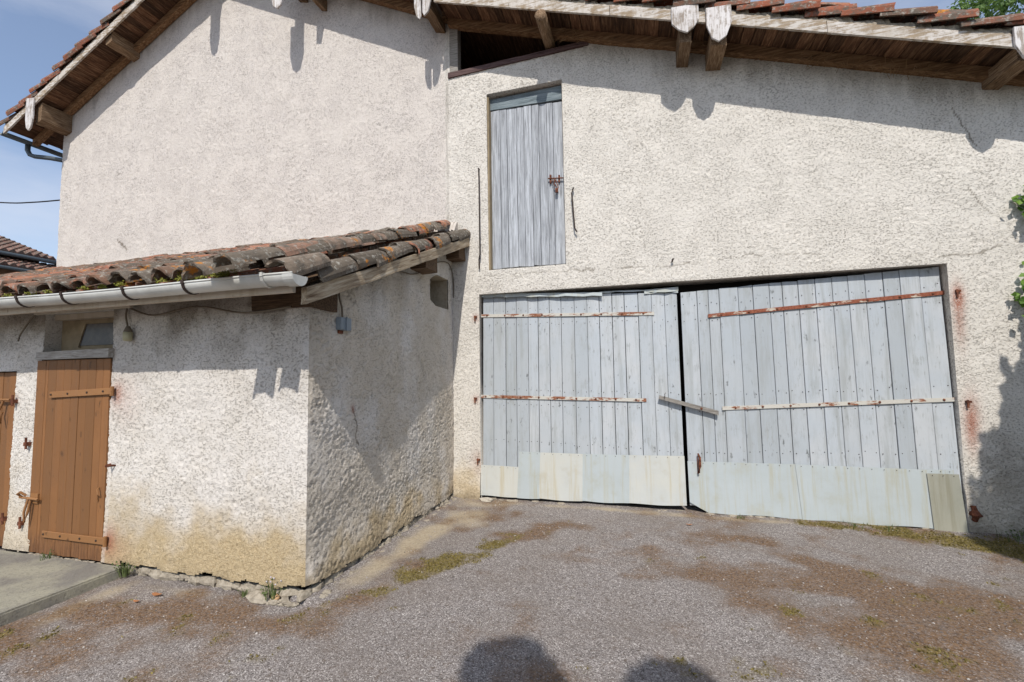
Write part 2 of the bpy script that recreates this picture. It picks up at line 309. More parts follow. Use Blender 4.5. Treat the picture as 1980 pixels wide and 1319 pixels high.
def lines(a, b, step, *snap):
    L = list(np.linspace(a, b, max(2, int(round((b-a)/step))+1)))
    for s_ in snap:
        i = int(np.argmin([abs(l-s_) for l in L])); L[i] = s_
    return np.array(sorted(set(L)))
def rough(x, z, s, a):
    wx = x+.016*vn(x/.04, z/.04, s+5); wz = z+.016*vn(x/.04, z/.04, s+6); mod = .75+.6*ss(fbm(x/.28, z/.22, 3, s+25), .30, .68)
    nn = vn(wx/.031, wz/.021, s)*.6+vn(wx/.019, wz/.0155, s+3)*.4
    pit = ss(nn, .58, .74)
    return a*((1.1*nn-.9*pit)*mod+.6*(fbm(x/.22, z/.18, 3, s+20)-.5))
def gsp(x, z, cx, cz, sx, sz): return np.exp(-((x-cx)/sx)**2-((z-cz)/sz)**2)
def seg_d(x, z, pts):
    d = np.full(np.shape(x), 9.)
    for (ax, az), (bx, bz) in zip(pts[:-1], pts[1:]):
        t = np.clip(((x-ax)*(bx-ax)+(z-az)*(bz-az))/((bx-ax)**2+(bz-az)**2+1e-9), 0, 1); d = np.minimum(d, np.hypot(x-ax-t*(bx-ax), z-az-t*(bz-az)))
    return d

# ------------------------------------------------------------------ ground
PATCH = [  # x, y, rx, ry, rot, brown, moss, beige
    (-3.75, -3.30, .55, .16, .10, 1., .2, 0), (-3.05, -3.18, .40, .16, .2, .8, .3, .1), (-3.95, -3.75, .5, .2, .1, .7, .4, 0), (-2.6, -3.6, .5, .2, .3, .45, .35, 0),
    (-2.05, -2.5, .42, .18, .9, .7, .6, .3), (-1.75, -2.0, .6, .19, .95, .6, 1.0, .2), (-1.35, -1.35, .5, .15, .95, .45, 1.0, .2), (-2.5, -3.15, .5, .2, .5, .6, .35, .1), (-1.15, -1.0, .35, .12, .8, .5, .5, 0),
    (-2.2, -1.6, .16, 1.1, -.1, 0, 0, .95), (-1.95, -.7, .3, .4, 0, .1, 0, .9), (-2.0, -.25, .35, .25, 0, 0, .1, .8),
    (.6, -1.75, .5, .28, -.6, .6, .25, 0), (.85, -2.15, .35, .25, 0, .55, .5, 0), (.15, -1.3, .3, .2, 0, .35, .2, 0), (.35, -2.9, .6, .2, 0, .3, .4, 0),
    (1.55, -1.25, .6, .17, -.5, .9, .3, 0), (1.9, -1.75, .75, .33, -.4, 1., .35, 0), (1.6, -2.3, .6, .3, 0, .95, .45, 0), (2.6, -1.7, .7, .5, 0, .9, .3, 0), (1.1, -.75, .8, .16, -.2, .45, .1, 0),
    (2.95, -.32, 1.05, .24, -.2, .35, 1.15, 0), (2.1, -.18, .6, .11, -.12, .4, .95, .1), (3.5, -.5, .8, .35, -.3, .4, 1.2, 0), (1.0, -.13, 1.0, .08, 0, .2, .1, .8), (-.7, -.12, 1.6, .09, 0, .1, .05, .7),
    (-4.1, -3.2, .14, .4, 0, 0, 0, .9), (-3.4, -2.95, .9, .09, 0, 0, .1, .5)]
def ground_z(x, y):
    z = .030*(fbm(x/.9, y/.9, 3, 4)-.5)+.012*(fbm(x/.12, y/.12, 3, 8)-.5)
    near = np.exp(-np.maximum(0, -y)/.12)*.02*((x > -2.3) & (x < 4)) + np.exp(-np.maximum(0, x+2.49)/.16)*.035*((y > -2.86) & (y < 0) & (x > -2.6))
    return (z+near)*((x > -30) & (x < 30) & (y > -40) & (y < 30))
def ground_mask(x, y):
    b = np.zeros_like(x); m = np.zeros_like(x); e = np.zeros_like(x)
    for px, py, rx, ry, ro, br, mo, be in PATCH:
        c, s_ = math.cos(ro), math.sin(ro); u = (x-px)*c+(y-py)*s_; v = -(x-px)*s_+(y-py)*c; g = np.exp(-((u/rx)**2+(v/ry)**2)*.9)
        b = np.maximum(b, g*br); m = np.maximum(m, g*mo); e = np.maximum(e, g*be)
    f1, f2, f3 = fbm(x/.22, y/.22, 4, 31), fbm(x/.16, y/.16, 4, 47), fbm(x/.3, y/.3, 4, 61)
    b = ss(b*1.05+(f1-.5)*1.6+(fbm(x/.8, y/.8, 3, 77)-.42)*1.2, .10, .95); m = ss(m+(f2-.5)*1.5, .42, .92); e = ss(e+(f3-.5)*.9, .3, .9)
    return b, m, e
n = N('old_asphalt'); a = n.attr('mask')
vo = n.voro(150, out='Color'); q = n.t.nodes.new('ShaderNodeSeparateColor'); n.L(vo, q.inputs[0])
asp = n.cramp(q.outputs[0], [(0, C(76, 70, 66)), (.25, C(116, 109, 105)), (.7, C(143, 136, 132)), (.93, C(167, 160, 155)), (1, C(202, 196, 189))])
asp = n.mix(n.math('MULTIPLY', n.ramp(n.noise(1.3, 5, .6), .35, .7), .4), asp, C(116, 106, 97))
asp = n.mix(n.math('MULTIPLY', n.ramp(n.noise(26, 4, .7), .52, .68), .5), asp, C(98, 84, 72))
dirt = n.mix(n.ramp(n.noise(38, 4, .7), .3, .7), C(68, 48, 31), C(130, 100, 69))
moss = n.mix(n.ramp(n.noise(60, 4, .7), .3, .7), C(84, 74, 34), C(138, 122, 62))
beige = n.mix(n.ramp(n.noise(50, 4, .7), .3, .7), C(150, 136, 112), C(182, 168, 144))
sp = n.ramp(n.noise(70, 4, .7), .36, .56)
col = n.mix(n.math('MULTIPLY', a[2], .85), asp, beige); col = n.mix(n.math('MULTIPLY', a[0], n.math('ADD', n.math('MULTIPLY', sp, .6), .32)), col, dirt); col = n.mix(n.math('MULTIPLY', a[1], n.math('ADD', n.math('MULTIPLY', sp, .5), .4)), col, moss)
hh = n.math('ADD', n.math('MULTIPLY', n.voro(150), -.9), n.math('MULTIPLY', n.noise(160, 3, .6), .5))
M_ground = n.done(col, n.bump(hh, .0045, .9), .95)
GX = np.concatenate([[-900, -200, -60, -30, -18, -12, -9, -7.2], lines(-6, 4.4, .024), [5, 6.5, 9, 14, 30, 60, 200, 900]])
GY = np.concatenate([[-900, -200, -40, -20, -12, -8, -6, -5], lines(-4.4, .5, .024), [.9, 2, 5, 10, 30, 60, 200, 900]])
ground = grid('ground', GX, GY, lambda x, y: (x, y, ground_z(x, y)), lambda x, y: x > -1e9, M_ground, ground_mask, kind='structure')

# ------------------------------------------------------------------ barn
barn = empty('barn', (0, 0, 0), 'large rendered barn with tiled gable roof, double gate and hayloft door', 'barn')
RX, RZ = -6.65, 9.05                      # ridge
SL, SR = .505, .3366                      # steep old slopes, shallow extension slope
KNEE = -2.52
def deck(x):
    x = np.asarray(x, float)
    return np.where(x < RX, RZ+SL*(x-RX), np.where(x < KNEE, RZ-SL*(x-RX), RZ-SL*(KNEE-RX)-.09-SR*(x-KNEE)))
OV = -.50
BR = dict(gx0=-2.09, gx1=3.165, gz=2.775, hx0=-1.945, hx1=-.872, hz0=3.105, hz1=5.635)
LO = [(-2.50, 6.05), (-2.50, 6.9), (-.50, 6.12), (-.50, 6.08)]   # loft opening under the eaves
def lo_sill(x): return 6.045+(x+2.52)*.0225
def lo_sill2(x): return np.where(x < -.55, 6.05+(x+2.52)*.02, 9)
def keep_ext(x, z):
    k = z < deck(x)+.01
    k &= ~((x > BR['gx0']) & (x < BR['gx1']) & (z < BR['gz']))
    k &= ~((x > BR['hx0']) & (x < BR['hx1']) & (z > BR['hz0']) & (z < BR['hz1']))
    k &= ~((x > -2.40) & (x < -.52) & (z > lo_sill2(x)))
    return k
CR1 = [(-1.9, 3.03), (-.84, 3.005), (0, 2.99), (.442, 2.98), (1.0, 3.02), (1.58, 3.02), (2.1, 2.97)]; CR2 = [(3.1, 2.86), (3.4, 2.84), (3.62, 2.93)]
CR3 = [(3.33, 4.45), (3.42, 4.2), (3.5, 4.0)]; CR4 = [(3.40, 3.56), (3.5, 3.36), (3.58, 3.26)]
def mask_ext(x, z):
    f = fbm(x/.25, z/.25, 4, 3); och = ss(.75-z+(f-.5)*.7, .05, .75)*np.where(x < -2, 1., .35)*.8
    rust = gsp(x, z, 3.24, 2.42, .06, .13)+.9*gsp(x, z, 3.23, 2.2, .05, .3)+gsp(x, z, 3.27, 1.2, .07, .22)+.8*gsp(x, z, 3.25, .98, .06, .2)+.8*gsp(x, z, -2.14, 2.45, .05, .06)+.8*gsp(x, z, -2.15, 1.33, .05, .06)+.5*gsp(x, z, -2.13, .5, .1, .15)
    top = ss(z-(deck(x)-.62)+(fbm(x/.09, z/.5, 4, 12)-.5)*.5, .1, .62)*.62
    cracks = .5*(seg_d(x+.02*(vn(x*30, z*30)-.5), z+.05*(vn(x*14, z*14, 2)-.5), CR1) < .007)*ss(vn(x*6, z, 5), .3, .5)+.55*(seg_d(x, z+.04*(vn(x*16, z*16, 2)-.5), CR2) < .009)+.8*(seg_d(x+.03*(vn(x*20, z*20)-.5), z, CR3) < .007)+.6*(seg_d(x, z, CR4) < .006)
    foot = ss(.14-z+(f-.5)*.3, 0, .2)*.5
    lower_right = ss(x-3.2+(f-.5)*.5, .1, .5)*ss(1.4-z+(f-.5), 0, 1.1)*.5  # tints the wall darker towards its lower right end
    seam = .22*(np.abs(x+2.55) < .025)*ss(vn(x*8, z*5, 3), .3, .6)
    return np.clip(och, 0, 1), np.clip(rust*.75, 0, 1), np.clip(top*.75+cracks+foot+lower_right+seam, 0, 1)
def edge_damp(x, z):
    d1 = np.maximum.reduce([BR['gx0']-x, x-BR['gx1'], z-BR['gz']]); d2 = np.maximum.reduce([BR['hx0']-x, x-BR['hx1'], BR['hz0']-z, z-BR['hz1']])
    return ss(np.minimum(np.abs(d1), np.abs(d2)), 0, .03)*.8+.2
def pos_ext(x, z):
    seam = ss(x, -2.60, -2.53+0*z); base = -.022*seam-.05*ss(.5-z, 0, .5)*(x < -2.05)
    lump = .015*(fbm(x/.7, z/.7, 3, 40)-.5)
    wob = .012*(fbm(x*6, z*6, 2, 5)-.5)*(1-edge_damp(x, z))
    return x+wob, base+lump-rough(x, z, 2, .0092)*edge_damp(x, z), z
def reveal(x0, x1, z0, z1, y0, y1):
    v = [(x0, y0, z0), (x1, y0, z0), (x1, y0, z1), (x0, y0, z1), (x0, y1, z0), (x1, y1, z0), (x1, y1, z1), (x0, y1, z1)]; return v, [(0, 3, 7, 4), (3, 2, 6, 7), (2, 1, 5, 6), (1, 0, 4, 5)]
ev, ef = reveal(BR['gx0'], BR['gx1'], -.05, BR['gz'], -.026, .30); v2, f2 = reveal(BR['hx0'], BR['hx1'], BR['hz0'], BR['hz1'], -.026, .30)
ef = ef+[tuple(i+8 for i in f) for f in f2]; ev = ev+v2
STEP = .0125
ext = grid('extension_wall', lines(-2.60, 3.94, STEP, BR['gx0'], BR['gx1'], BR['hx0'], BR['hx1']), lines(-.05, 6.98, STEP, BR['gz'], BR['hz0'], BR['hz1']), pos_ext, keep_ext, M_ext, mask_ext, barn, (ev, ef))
tag(ext, 'rough cream roughcast wall round the gate and hayloft door')
def mask_gab(x, z):
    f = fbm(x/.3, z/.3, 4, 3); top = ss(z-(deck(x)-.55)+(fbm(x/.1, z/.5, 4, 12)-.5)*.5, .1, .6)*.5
    line = .75*(seg_d(x, z+.01*np.sin(x*90), [(-9.22, 4.24), (-8.98, 4.06)]) < .018)
    low = ss(3.98-z+(f-.5)*.5, 0, .35)*.25
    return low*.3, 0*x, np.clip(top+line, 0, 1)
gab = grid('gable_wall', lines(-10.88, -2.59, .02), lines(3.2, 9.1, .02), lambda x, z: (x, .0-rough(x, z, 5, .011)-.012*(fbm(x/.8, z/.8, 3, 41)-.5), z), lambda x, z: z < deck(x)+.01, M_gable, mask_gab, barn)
tag(gab, 'pinkish rendered gable wall above the low tiled roof')
b = MB(); b.box(-10.87, -10.66, .03, 9, -.1, 6.8); b.build('side_wall', M_gable, barn)
b = MB(); b.box(3.72, 3.945, .03, 9, -.1, 4.75); b.build('side_wall', M_ext, barn)
b = MB(); b.prism_y([(-10.88, -.1), (3.9, -.1), (3.9, 4.7), (-2.5, 6.8), (-6.65, 8.95), (-10.88, 6.8)], 8.8, 9.0); b.build('rear_wall', M_gable, barn)
b = MB(); b.box(-10.7, -2.6, .02, .2, -.1, 3.25); b.build('lower_wall', M_gable, barn)
b = MB(); b.box(-10.6, 3.7, .35, 8.8, 2.86, 3.04); b.build('loft_floor', M_inside, barn)
b = MB(); b.box(-10.6, 3.7, .28, .34, -.1, 2.84); b.build('shade_sheet', M_black, barn)  # black sheet behind the gate, interior darkness put into its colour
# loft opening: post, sill board, black sheet painted as the dark space behind
b = MB(); b.hexa([(-2.505, -.045, 6.06), (-2.375, -.045, 6.06), (-2.375, .08, 6.06), (-2.505, .08, 6.06), (-2.505, -.045, 6.84), (-2.375, -.045, 6.80), (-2.375, .08, 6.80), (-2.505, .08, 6.84)]); tag(bevel(b.build('loft_post', M_lath, barn)), 'pale wooden post at the left of the dark loft opening')
b = MB(); b.hexa([(-2.53, -.05, 5.985), (-.50, -.05, 6.03), (-.50, .2, 6.03), (-2.53, .2, 5.985), (-2.53, -.05, 6.06), (-.50, -.05, 6.095), (-.50, .2, 6.13), (-2.53, .2, 6.09)]); tag(roughen(b.build('loft_sill', M_plum, barn), 6, .006), 'dark weathered sill board of the loft opening')
b = MB(); b.prism_y([(-2.6, 5.9), (-.4, 5.9), (-.4, 6.2), (-2.6, 7.0)], 1.4, 1.5); b.build('shade_sheet', M_black, barn)  # black sheet standing in for the loft's shade

# roof deck, soffit boards, rafters, bargeboards
SEGS = [(-11.62, RX), (RX, KNEE), (KNEE, 4.12)]
for x0, x1 in SEGS:
    z0, z1 = float(deck(x0+1e-4)), float(deck(x1-1e-4)); s_ = (z1-z0)/(x1-x0)
    b = MB(); b.prism_y([(x0, z0+.012), (x1, z1+.012), (x1, z1+.05), (x0, z0+.05)], OV+.03, 9.1); b.build('roof_deck', M_oak, barn)
    L = math.hypot(x1-x0, z1-z0); t = 0
    while t < L-.06:                                    # soffit boards, one by one
        wd = random.uniform(.11, .17); g = random.uniform(.004, .012); a_, c_ = t/L, min(t+wd-g, L-.004)/L
        dz = random.uniform(-.006, .006)
        xa, xb, za, zb = x0+a_*(x1-x0), x0+c_*(x1-x0), z0+a_*(z1-z0)+dz, z0+c_*(z1-z0)+dz
        ya = OV+.03+random.uniform(0, .02)
        b = MB(); b.hexa([(xa, ya, za-.014), (xb, ya, zb-.014), (xb, .12, zb-.014), (xa, .12, za-.014), (xa, ya, za+.008), (xb, ya, zb+.008), (xb, .12, zb+.008), (xa, .12, za+.008)]); b.build('soffit_board', M_oak, barn); t += wd
    b = MB(); b.prism_y([(x0+.02, z0-.135), (x1, z1-.135), (x1, z1-.018), (x0+.02, z0-.018)], -.115, -.018); roughen(b.build('rafter', M_rafter, barn), 8, .006)
    # bargeboard in two or three lengths
    kn = 3; cut = [0]+[(i+1)/kn+random.uniform(-.05, .05) for i in range(kn-1)]+[1]
    for i in range(kn):
        xa, xb = x0+cut[i]*(x1-x0)+.003, x0+cut[i+1]*(x1-x0)-.003; za, zb = z0+(xa-x0)*s_, z0+(xb-x0)*s_; y = OV+random.uniform(-.006, .004)
        b = MB(); b.hexa([(xa, y-.028, za-.115), (xb, y-.028, zb-.115), (xb, y, zb-.115), (xa, y, za-.115), (xa, y-.028, za+.012), (xb, y-.028, zb+.012), (xb, y, zb+.012), (xa, y, za+.012)]); o = b.build('bargeboard', M_barge, barn); roughen(o, 7, .004, 9)
# purlins with their pendant boards
def pendant(x0, x1, ztop, zsh, ztip, xt, y=OV-.033, th=.026, mat=None):
    b = MB(); b.prism_y([(x0, ztop), (x1, ztop-.02), (x1, zsh), ((xt+x1)/2+.01, ztip+.05), (xt, ztip), ((x0+xt)/2-.01, ztip+.055), (x0, zsh+.01)], y-th, y)
    return bevel(b.build('pendant_board', mat or M_pend, barn), .003)
def purlin(xc, zc, wd, ht, round_=False, y0=OV+.03):
    b = MB()
    if round_: b.tube([(xc+.02, .3, zc+.02), (xc, y0-.02, zc)], wd/2, 12); return roughen(b.build('purlin', M_beam, barn, True), 1, .006)
    dz = float(deck(xc+.05)-deck(xc-.05))*10*wd/2
    b.hexa([(xc-wd/2, y0, zc-ht/2-dz*.6), (xc+wd/2, y0, zc-ht/2+dz*.6), (xc+wd/2, .3, zc-ht/2+dz*.6), (xc-wd/2, .3, zc-ht/2-dz*.6), (xc-wd/2, y0, zc+ht/2-dz), (xc+wd/2, y0, zc+ht/2+dz), (xc+wd/2, .3, zc+ht/2+dz), (xc-wd/2, .3, zc+ht/2-dz)])
    return roughen(b.build('purlin', M_beam, barn), 4, .008)
purlin(-10.72, float(deck(-10.72))-.30, .16, .32); pendant(-10.93, -10.72, 6.98, 6.55, 6.34, -10.83)
purlin(-8.93, float(deck(-8.93))-.12, .15, .18)
purlin(-6.90, 8.70, .18, .28); pendant(-7.02, -6.80, 8.85, 8.25, 7.98, -6.91)
purlin(-5.12, 8.00, .16, .30); pendant(-5.27, -5.0, 8.1, 7.58, 7.30, -5.13)
purlin(-4.72, 7.80, .10, .40)
purlin(-2.66, float(deck(-2.66))-.17, .15, .26)
pendant(-2.80, -2.70, 6.98, 6.72, 6.52, -2.71); pendant(-2.675, -2.55, 6.98, 6.76, 6.56, -2.65)
purlin(-1.04, 6.17, .15, .15, True, y0=OV-.03)
purlin(.65, 5.58, .13, .2); pendant(.50, .79, 5.87, 5.66, 5.53, .66)
purlin(1.0, 5.46, .16, .2); pendant(.865, 1.125, 5.77, 5.55, 5.35, .985)
purlin(3.66, 4.66, .13, .14); pendant(3.535, 3.80, 4.90, 4.71, 4.53, 3.665)
# tiles
def tile_mesh(name, L=.43, r0=.100, r1=.080, th=.015, seg=7, arc=160):
    vs = []; fs = []; A = math.radians(arc)
    for k, (yy, r) in enumerate(((0, r0), (L, r1))):
        for rr in (r, r-th):
            for j in range(seg+1):
                a_ = math.pi/2+A/2-A*j/seg; vs.append((rr*math.cos(a_), yy, rr*math.sin(a_)*.92))
    n_ = seg+1; o0, i0, o1, i1 = 0, n_, 2*n_, 3*n_
    for j in range(seg):
        fs += [(o0+j, o0+j+1, o1+j+1, o1+j), (i0+j, i1+j, i1+j+1, i0+j+1), (o0+j, i0+j, i0+j+1, o0+j+1), (o1+j, o1+j+1, i1+j+1, i1+j)]
    fs += [(o0, o1, i1, i0), (o0+seg, i0+seg, i1+seg, o1+seg)]
    me = bpy.data.meshes.new(name); me.from_pydata(vs, [], fs); me.update()
    bm = bmesh.new(); bm.from_mesh(me); bmesh.ops.recalc_face_normals(bm, faces=bm.faces); bm.to_mesh(me); bm.free(); return me
T_big = tile_mesh('verge_tile', .47, .130, .105, .02, 7, 178); T_big.materials.append(M_tileu)
def worn(me, mat, amp):
    """a knocked-about copy: bent arch, chipped lower lip"""
    from mathutils import noise as mn
    m = me.copy(); o_ = Vector((random.uniform(0, 50), random.uniform(0, 50), 0)); sq = random.uniform(-.014, .014); pk = random.uniform(.9, 1.12)
    for v in m.vertices:
        v.co += mn.noise_vector(v.co*9+o_)*amp; v.co.x *= 1+sq*6; v.co.z *= pk
        if v.co.y < .1: v.co.y += max(0, mn.noise(v.co*22+o_))*.045
    m.materials.clear(); m.materials.append(mat); return m
T0 = tile_mesh('canal_tile', .43, .102, .084, .018, 8, 165)
T_olds = [worn(T0, M_tile, .009) for _ in range(6)]; T_greys = [worn(T0, M_tileg, .011) for _ in range(6)]; T_reds = [worn(T0, M_tiler, .008) for _ in range(4)]
T_bigs = [worn(T_big, M_tileu, .014) for _ in range(7)]
T_old, T_grey, T_red = T_olds[0], T_greys[0], T_reds[0]
def place(name, me, parent, mtx):
    o = bpy.data.objects.new(name, me); COL.objects.link(o); o.parent = parent; o.matrix_world = mtx; return o
def tile_mtx(p, up, roll=0., flip=False, jit=.02):
    y = Vector(up).normalized(); side = y.cross(Vector((0, 0, 1))).normalized(); nrm = side.cross(y)
    y = (y+nrm*random.gauss(0, jit*.5)+side*random.gauss(0, jit)).normalized(); x = y.cross(nrm).normalized(); z = x.cross(y)
    if flip: x, z = -x, -z
    m = Matrix(((x.x, y.x, z.x, p[0]), (x.y, y.y, z.y, p[1]), (x.z, y.z, z.z, p[2]), (0, 0, 0, 1))); return m @ Matrix.Rotation(roll, 4, 'Y')
stuff = MB()
def tile_into(mb, me, mtx): mb.add([mtx @ v.co for v in me.vertices], [tuple(p.vertices) for p in me.polygons])
for si, (x0, x1) in enumerate(SEGS):
    low, high = (x0, x1) if si == 0 else (x1, x0); zl, zh = float(deck(low+(1e-4 if si == 0 else -1e-4))), float(deck(high+(-1e-4 if si == 0 else 1e-4)))
    up = Vector((high-low, 0, zh-zl)); L = up.length; u = up.normalized(); t = -.10; k = 0; nrm = Vector((0, -1, 0)).cross(u); nrm = nrm if nrm.z > 0 else -nrm
    while t < L-.2:
        p = Vector((low, 0, zl))+u*t
        q = p+Vector((0, OV+.055+random.uniform(-.015, .015), 0))+nrm*(.135+random.uniform(-.012, .014)); place('verge_tile', random.choice(T_bigs), barn, tile_mtx(q, u-nrm*(.17+random.uniform(-.04, .04)), (.42 if si == 0 else -.16)+random.uniform(-.08, .08)))
        for r_ in range(1, 5):
            q = p+Vector((0, OV+.055+.25*r_, 0))+nrm*(.10+random.uniform(0, .03)); tile_into(stuff, T_big, tile_mtx(q, u-nrm*.12, random.uniform(-.1, .1), jit=.03))
        if si == 2 and k % 3 == 0: q = p+Vector((0, OV+.10, 0))+nrm*.20+u*.05; tile_into(stuff, T_old, tile_mtx(q, u, random.uniform(-.3, .3), jit=.08))
        t += .345+random.uniform(-.012, .012); k += 1
    # mortar bed and thin course between bargeboard and verge tiles
    m_ = int(L/.03); b = MB(); row = []
    for i in range(m_+1):
        p = Vector((low, 0, zl))+u*(i*L/m_); ph = (i*L/m_+.10) % .345/.345; hgt = .115-.07*ph
        jit = [random.uniform(-.010, .010) for _ in range(4)]
        row.append([p+nrm*.014+Vector((0, OV-.020+jit[0], 0)), p+nrm*(.014+hgt*.35)+Vector((0, OV-.012+jit[1], 0)), p+nrm*(.014+hgt*.7)+Vector((0, OV-.004+jit[2], 0)), p+nrm*(.02+hgt)+Vector((0, OV+.03, 0)), p+nrm*(.02+hgt)+Vector((0, OV+.16, 0))])
    vs = [v for r_ in row for v in r_]; fs = [(i*5+j, (i+1)*5+j, (i+1)*5+j+1, i*5+j+1) for i in range(m_) for j in range(4)]
    b.add(vs, fs); b.build('mortar_bed', M_mortar, barn)
stuff.build('roof_tiles', M_tile, barn, kind='stuff')
# eaves gutter and pipe on the far left
b = MB(); zz = float(deck(-11.6))-.06
prof = [(-11.72+.07*math.cos(a_), zz+.07*math.sin(a_)) for a_ in np.linspace(math.pi, 2*math.pi, 9)]+[(-11.72+.06*math.cos(a_), zz+.06*math.sin(a_)) for a_ in np.linspace(2*math.pi, math.pi, 9)]
b.prism_y(prof, OV-.02, 9.0); tag(b.build('eaves_gutter', M_zinc, barn, True), 'dark zinc gutter at the left eaves')
b = MB(); b.tube([(-11.72, -.12, zz-.05), (-11.72, -.12, zz-.18), (-11.68, -.10, zz-.27), (-11.58, -.08, zz-.31), (-11.2, -.03, zz-.38), (-10.93, .03, zz-.44), (-10.86, .10, zz-.5), (-10.86, .12, .1)], .042, 10); tag(b.build('downpipe', M_zinc, barn, True), 'dark zinc downpipe bending to the wall')

# ------------------------------------------------------------------ gate leaves
def plank(parent, name, x0, x1, zb0, zb1, zt0, zt1, ytop, ybot, th, mat, bev=.003, ref=None):
    H = 2.7; yy = lambda z: ybot+(ytop-ybot)*max(0, min(1, z/H)) if ref is None else ytop
    b = MB(); p = [(x0, yy(zb0), zb0), (x1, yy(zb1), zb1), (x1, yy(zb1)+th, zb1), (x0, yy(zb0)+th, zb0), (x0, yy(zt0), zt0), (x1, yy(zt1), zt1), (x1, yy(zt1)+th, zt1), (x0, yy(zt0)+th, zt0)]
    b.hexa(p); o = b.build(name, mat, parent); return bevel(o, bev)
def gate_y(z): return -.012+.085*max(0, min(1, z/2.7))
LS = [-2.066, -1.912, -1.74, -1.585, -1.42, -1.283, -1.126, -.969, -.792, -.625, -.468, -.304, -.152, .021, .182, .338, .487]
RS = [.527, .715, .845, .965, 1.174, 1.335, 1.509, 1.645, 1.809, 1.981, 2.147, 2.303, 2.464, 2.637, 2.788, 2.97, 3.152]
gl = empty('gate_leaf', (0, 0, 0)); gl.parent = barn; tag(gl, 'left gate leaf of pale blue planks with two strap hinges')
gr = empty('gate_leaf', (0, 0, 0)); gr.parent = barn; tag(gr, 'right gate leaf of pale blue planks with rust red top strap')
def topL(x): return 2.785-.05*(x+2.07)
def topR(x): return 2.655+.044*(x-.53)
for leaf, S_, tp in ((gl, LS, topL), (gr, RS, topR)):
    for a_, c_ in zip(S_[:-1], S_[1:]):
        g = random.uniform(.0015, .0045); dy = random.uniform(-.005, .005); sl = random.uniform(-.004, .004)
        plank(leaf, 'plank', a_+g, c_-g, .09, .09, tp(a_)-random.uniform(0, .012), tp(c_)-random.uniform(0, .012), .073+dy, -.012+dy, .024, M_gate)
    b = MB()
    for zc in (.3, 1.35, 2.4): b.box(S_[0]+.05, S_[-1]-.05, gate_y(zc)+.04, gate_y(zc)+.07, zc-.07, zc+.07)
    b.build('batten', M_gate, leaf)
    b = MB()
    for a_, c_ in zip(S_[:-1], S_[1:]):
        for z in (2.52, 2.33, 1.43, 1.24, .75):
            for xx in (a_+.03, c_-.03): zq = z+random.uniform(-.02, .02)+(-.035 if leaf is gl else .04)*(xx-S_[0]-1.3)*.8; b.blob((xx, gate_y(zq)-.001, zq), .0055, .1, 1, .6, 1, 6, 4)
    b.build('nails', M_iron, leaf, kind='stuff')
def strap(leaf, x0, z0, x1, z1, hgt, mat, bolts, y=None):
    k = 8; b = MB(); th = .011
    xs = [x0+(x1-x0)*i/k for i in range(k+1)]
    for i in range(k):
        xa, xb = xs[i], xs[i+1]; za, zb = z0+(z1-z0)*i/k, z0+(z1-z0)*(i+1)/k; ya, yb = gate_y(za)-.016, gate_y(zb)-.016
        b.hexa([(xa, ya, za-hgt/2), (xb, yb, zb-hgt/2), (xb, yb+th, zb-hgt/2), (xa, ya+th, za-hgt/2), (xa, ya, za+hgt/2), (xb, yb, zb+hgt/2), (xb, yb+th, zb+hgt/2), (xa, ya+th, za+hgt/2)])
    bm_ = b.build('strap_hinge', mat, leaf)
    bm = bmesh.new(); bm.from_mesh(bm_.data); bmesh.ops.remove_doubles(bm, verts=bm.verts[:], dist=1e-5); bm.to_mesh(bm_.data); bm.free()
    for i in range(bolts):
        t = (i+.5)/bolts; b = MB(); zc = z0+(z1-z0)*t; b.blob((x0+(x1-x0)*t, gate_y(zc)-.018, zc), .013, .1, 1, .7, 1, 8, 4); b.build('bolt', M_rust, leaf)
strap(gl, -2.135, 2.487, .209, 2.402, .042, M_strap, 9); strap(gl, -2.147, 1.37, .079, 1.325, .042, M_strap, 9)
strap(gr, .829, 2.340, 3.215, 2.478, .042, M_strapr, 8); strap(gr, .933, 1.232, 3.21, 1.345, .042, M_strap, 8)
for x, z in ((-2.15, 2.44), (-2.16, 1.32), (-2.13, .50), (3.225, 2.45), (3.235, 1.30)):
    b = MB(); b.box(x-.012, x+.03, -.05, .02, z+.012, z+.034); b.tube([(x+.0, -.042, z-.04), (x+.0, -.042, z+.04)], .010, 8); tag(b.build('hinge_pin', M_rust, barn), 'rusty hinge pin set in the wall beside the gate')
b = MB(); b.tube([(3.215, -.02, .13), (3.22, -.06, .19), (3.215, -.02, .27)], [.03, .042, .025], 8); b.box(3.18, 3.25, -.05, .02, .18, .22); roughen(b.build('hinge_pin', M_rust, barn), 1, .01, 20)
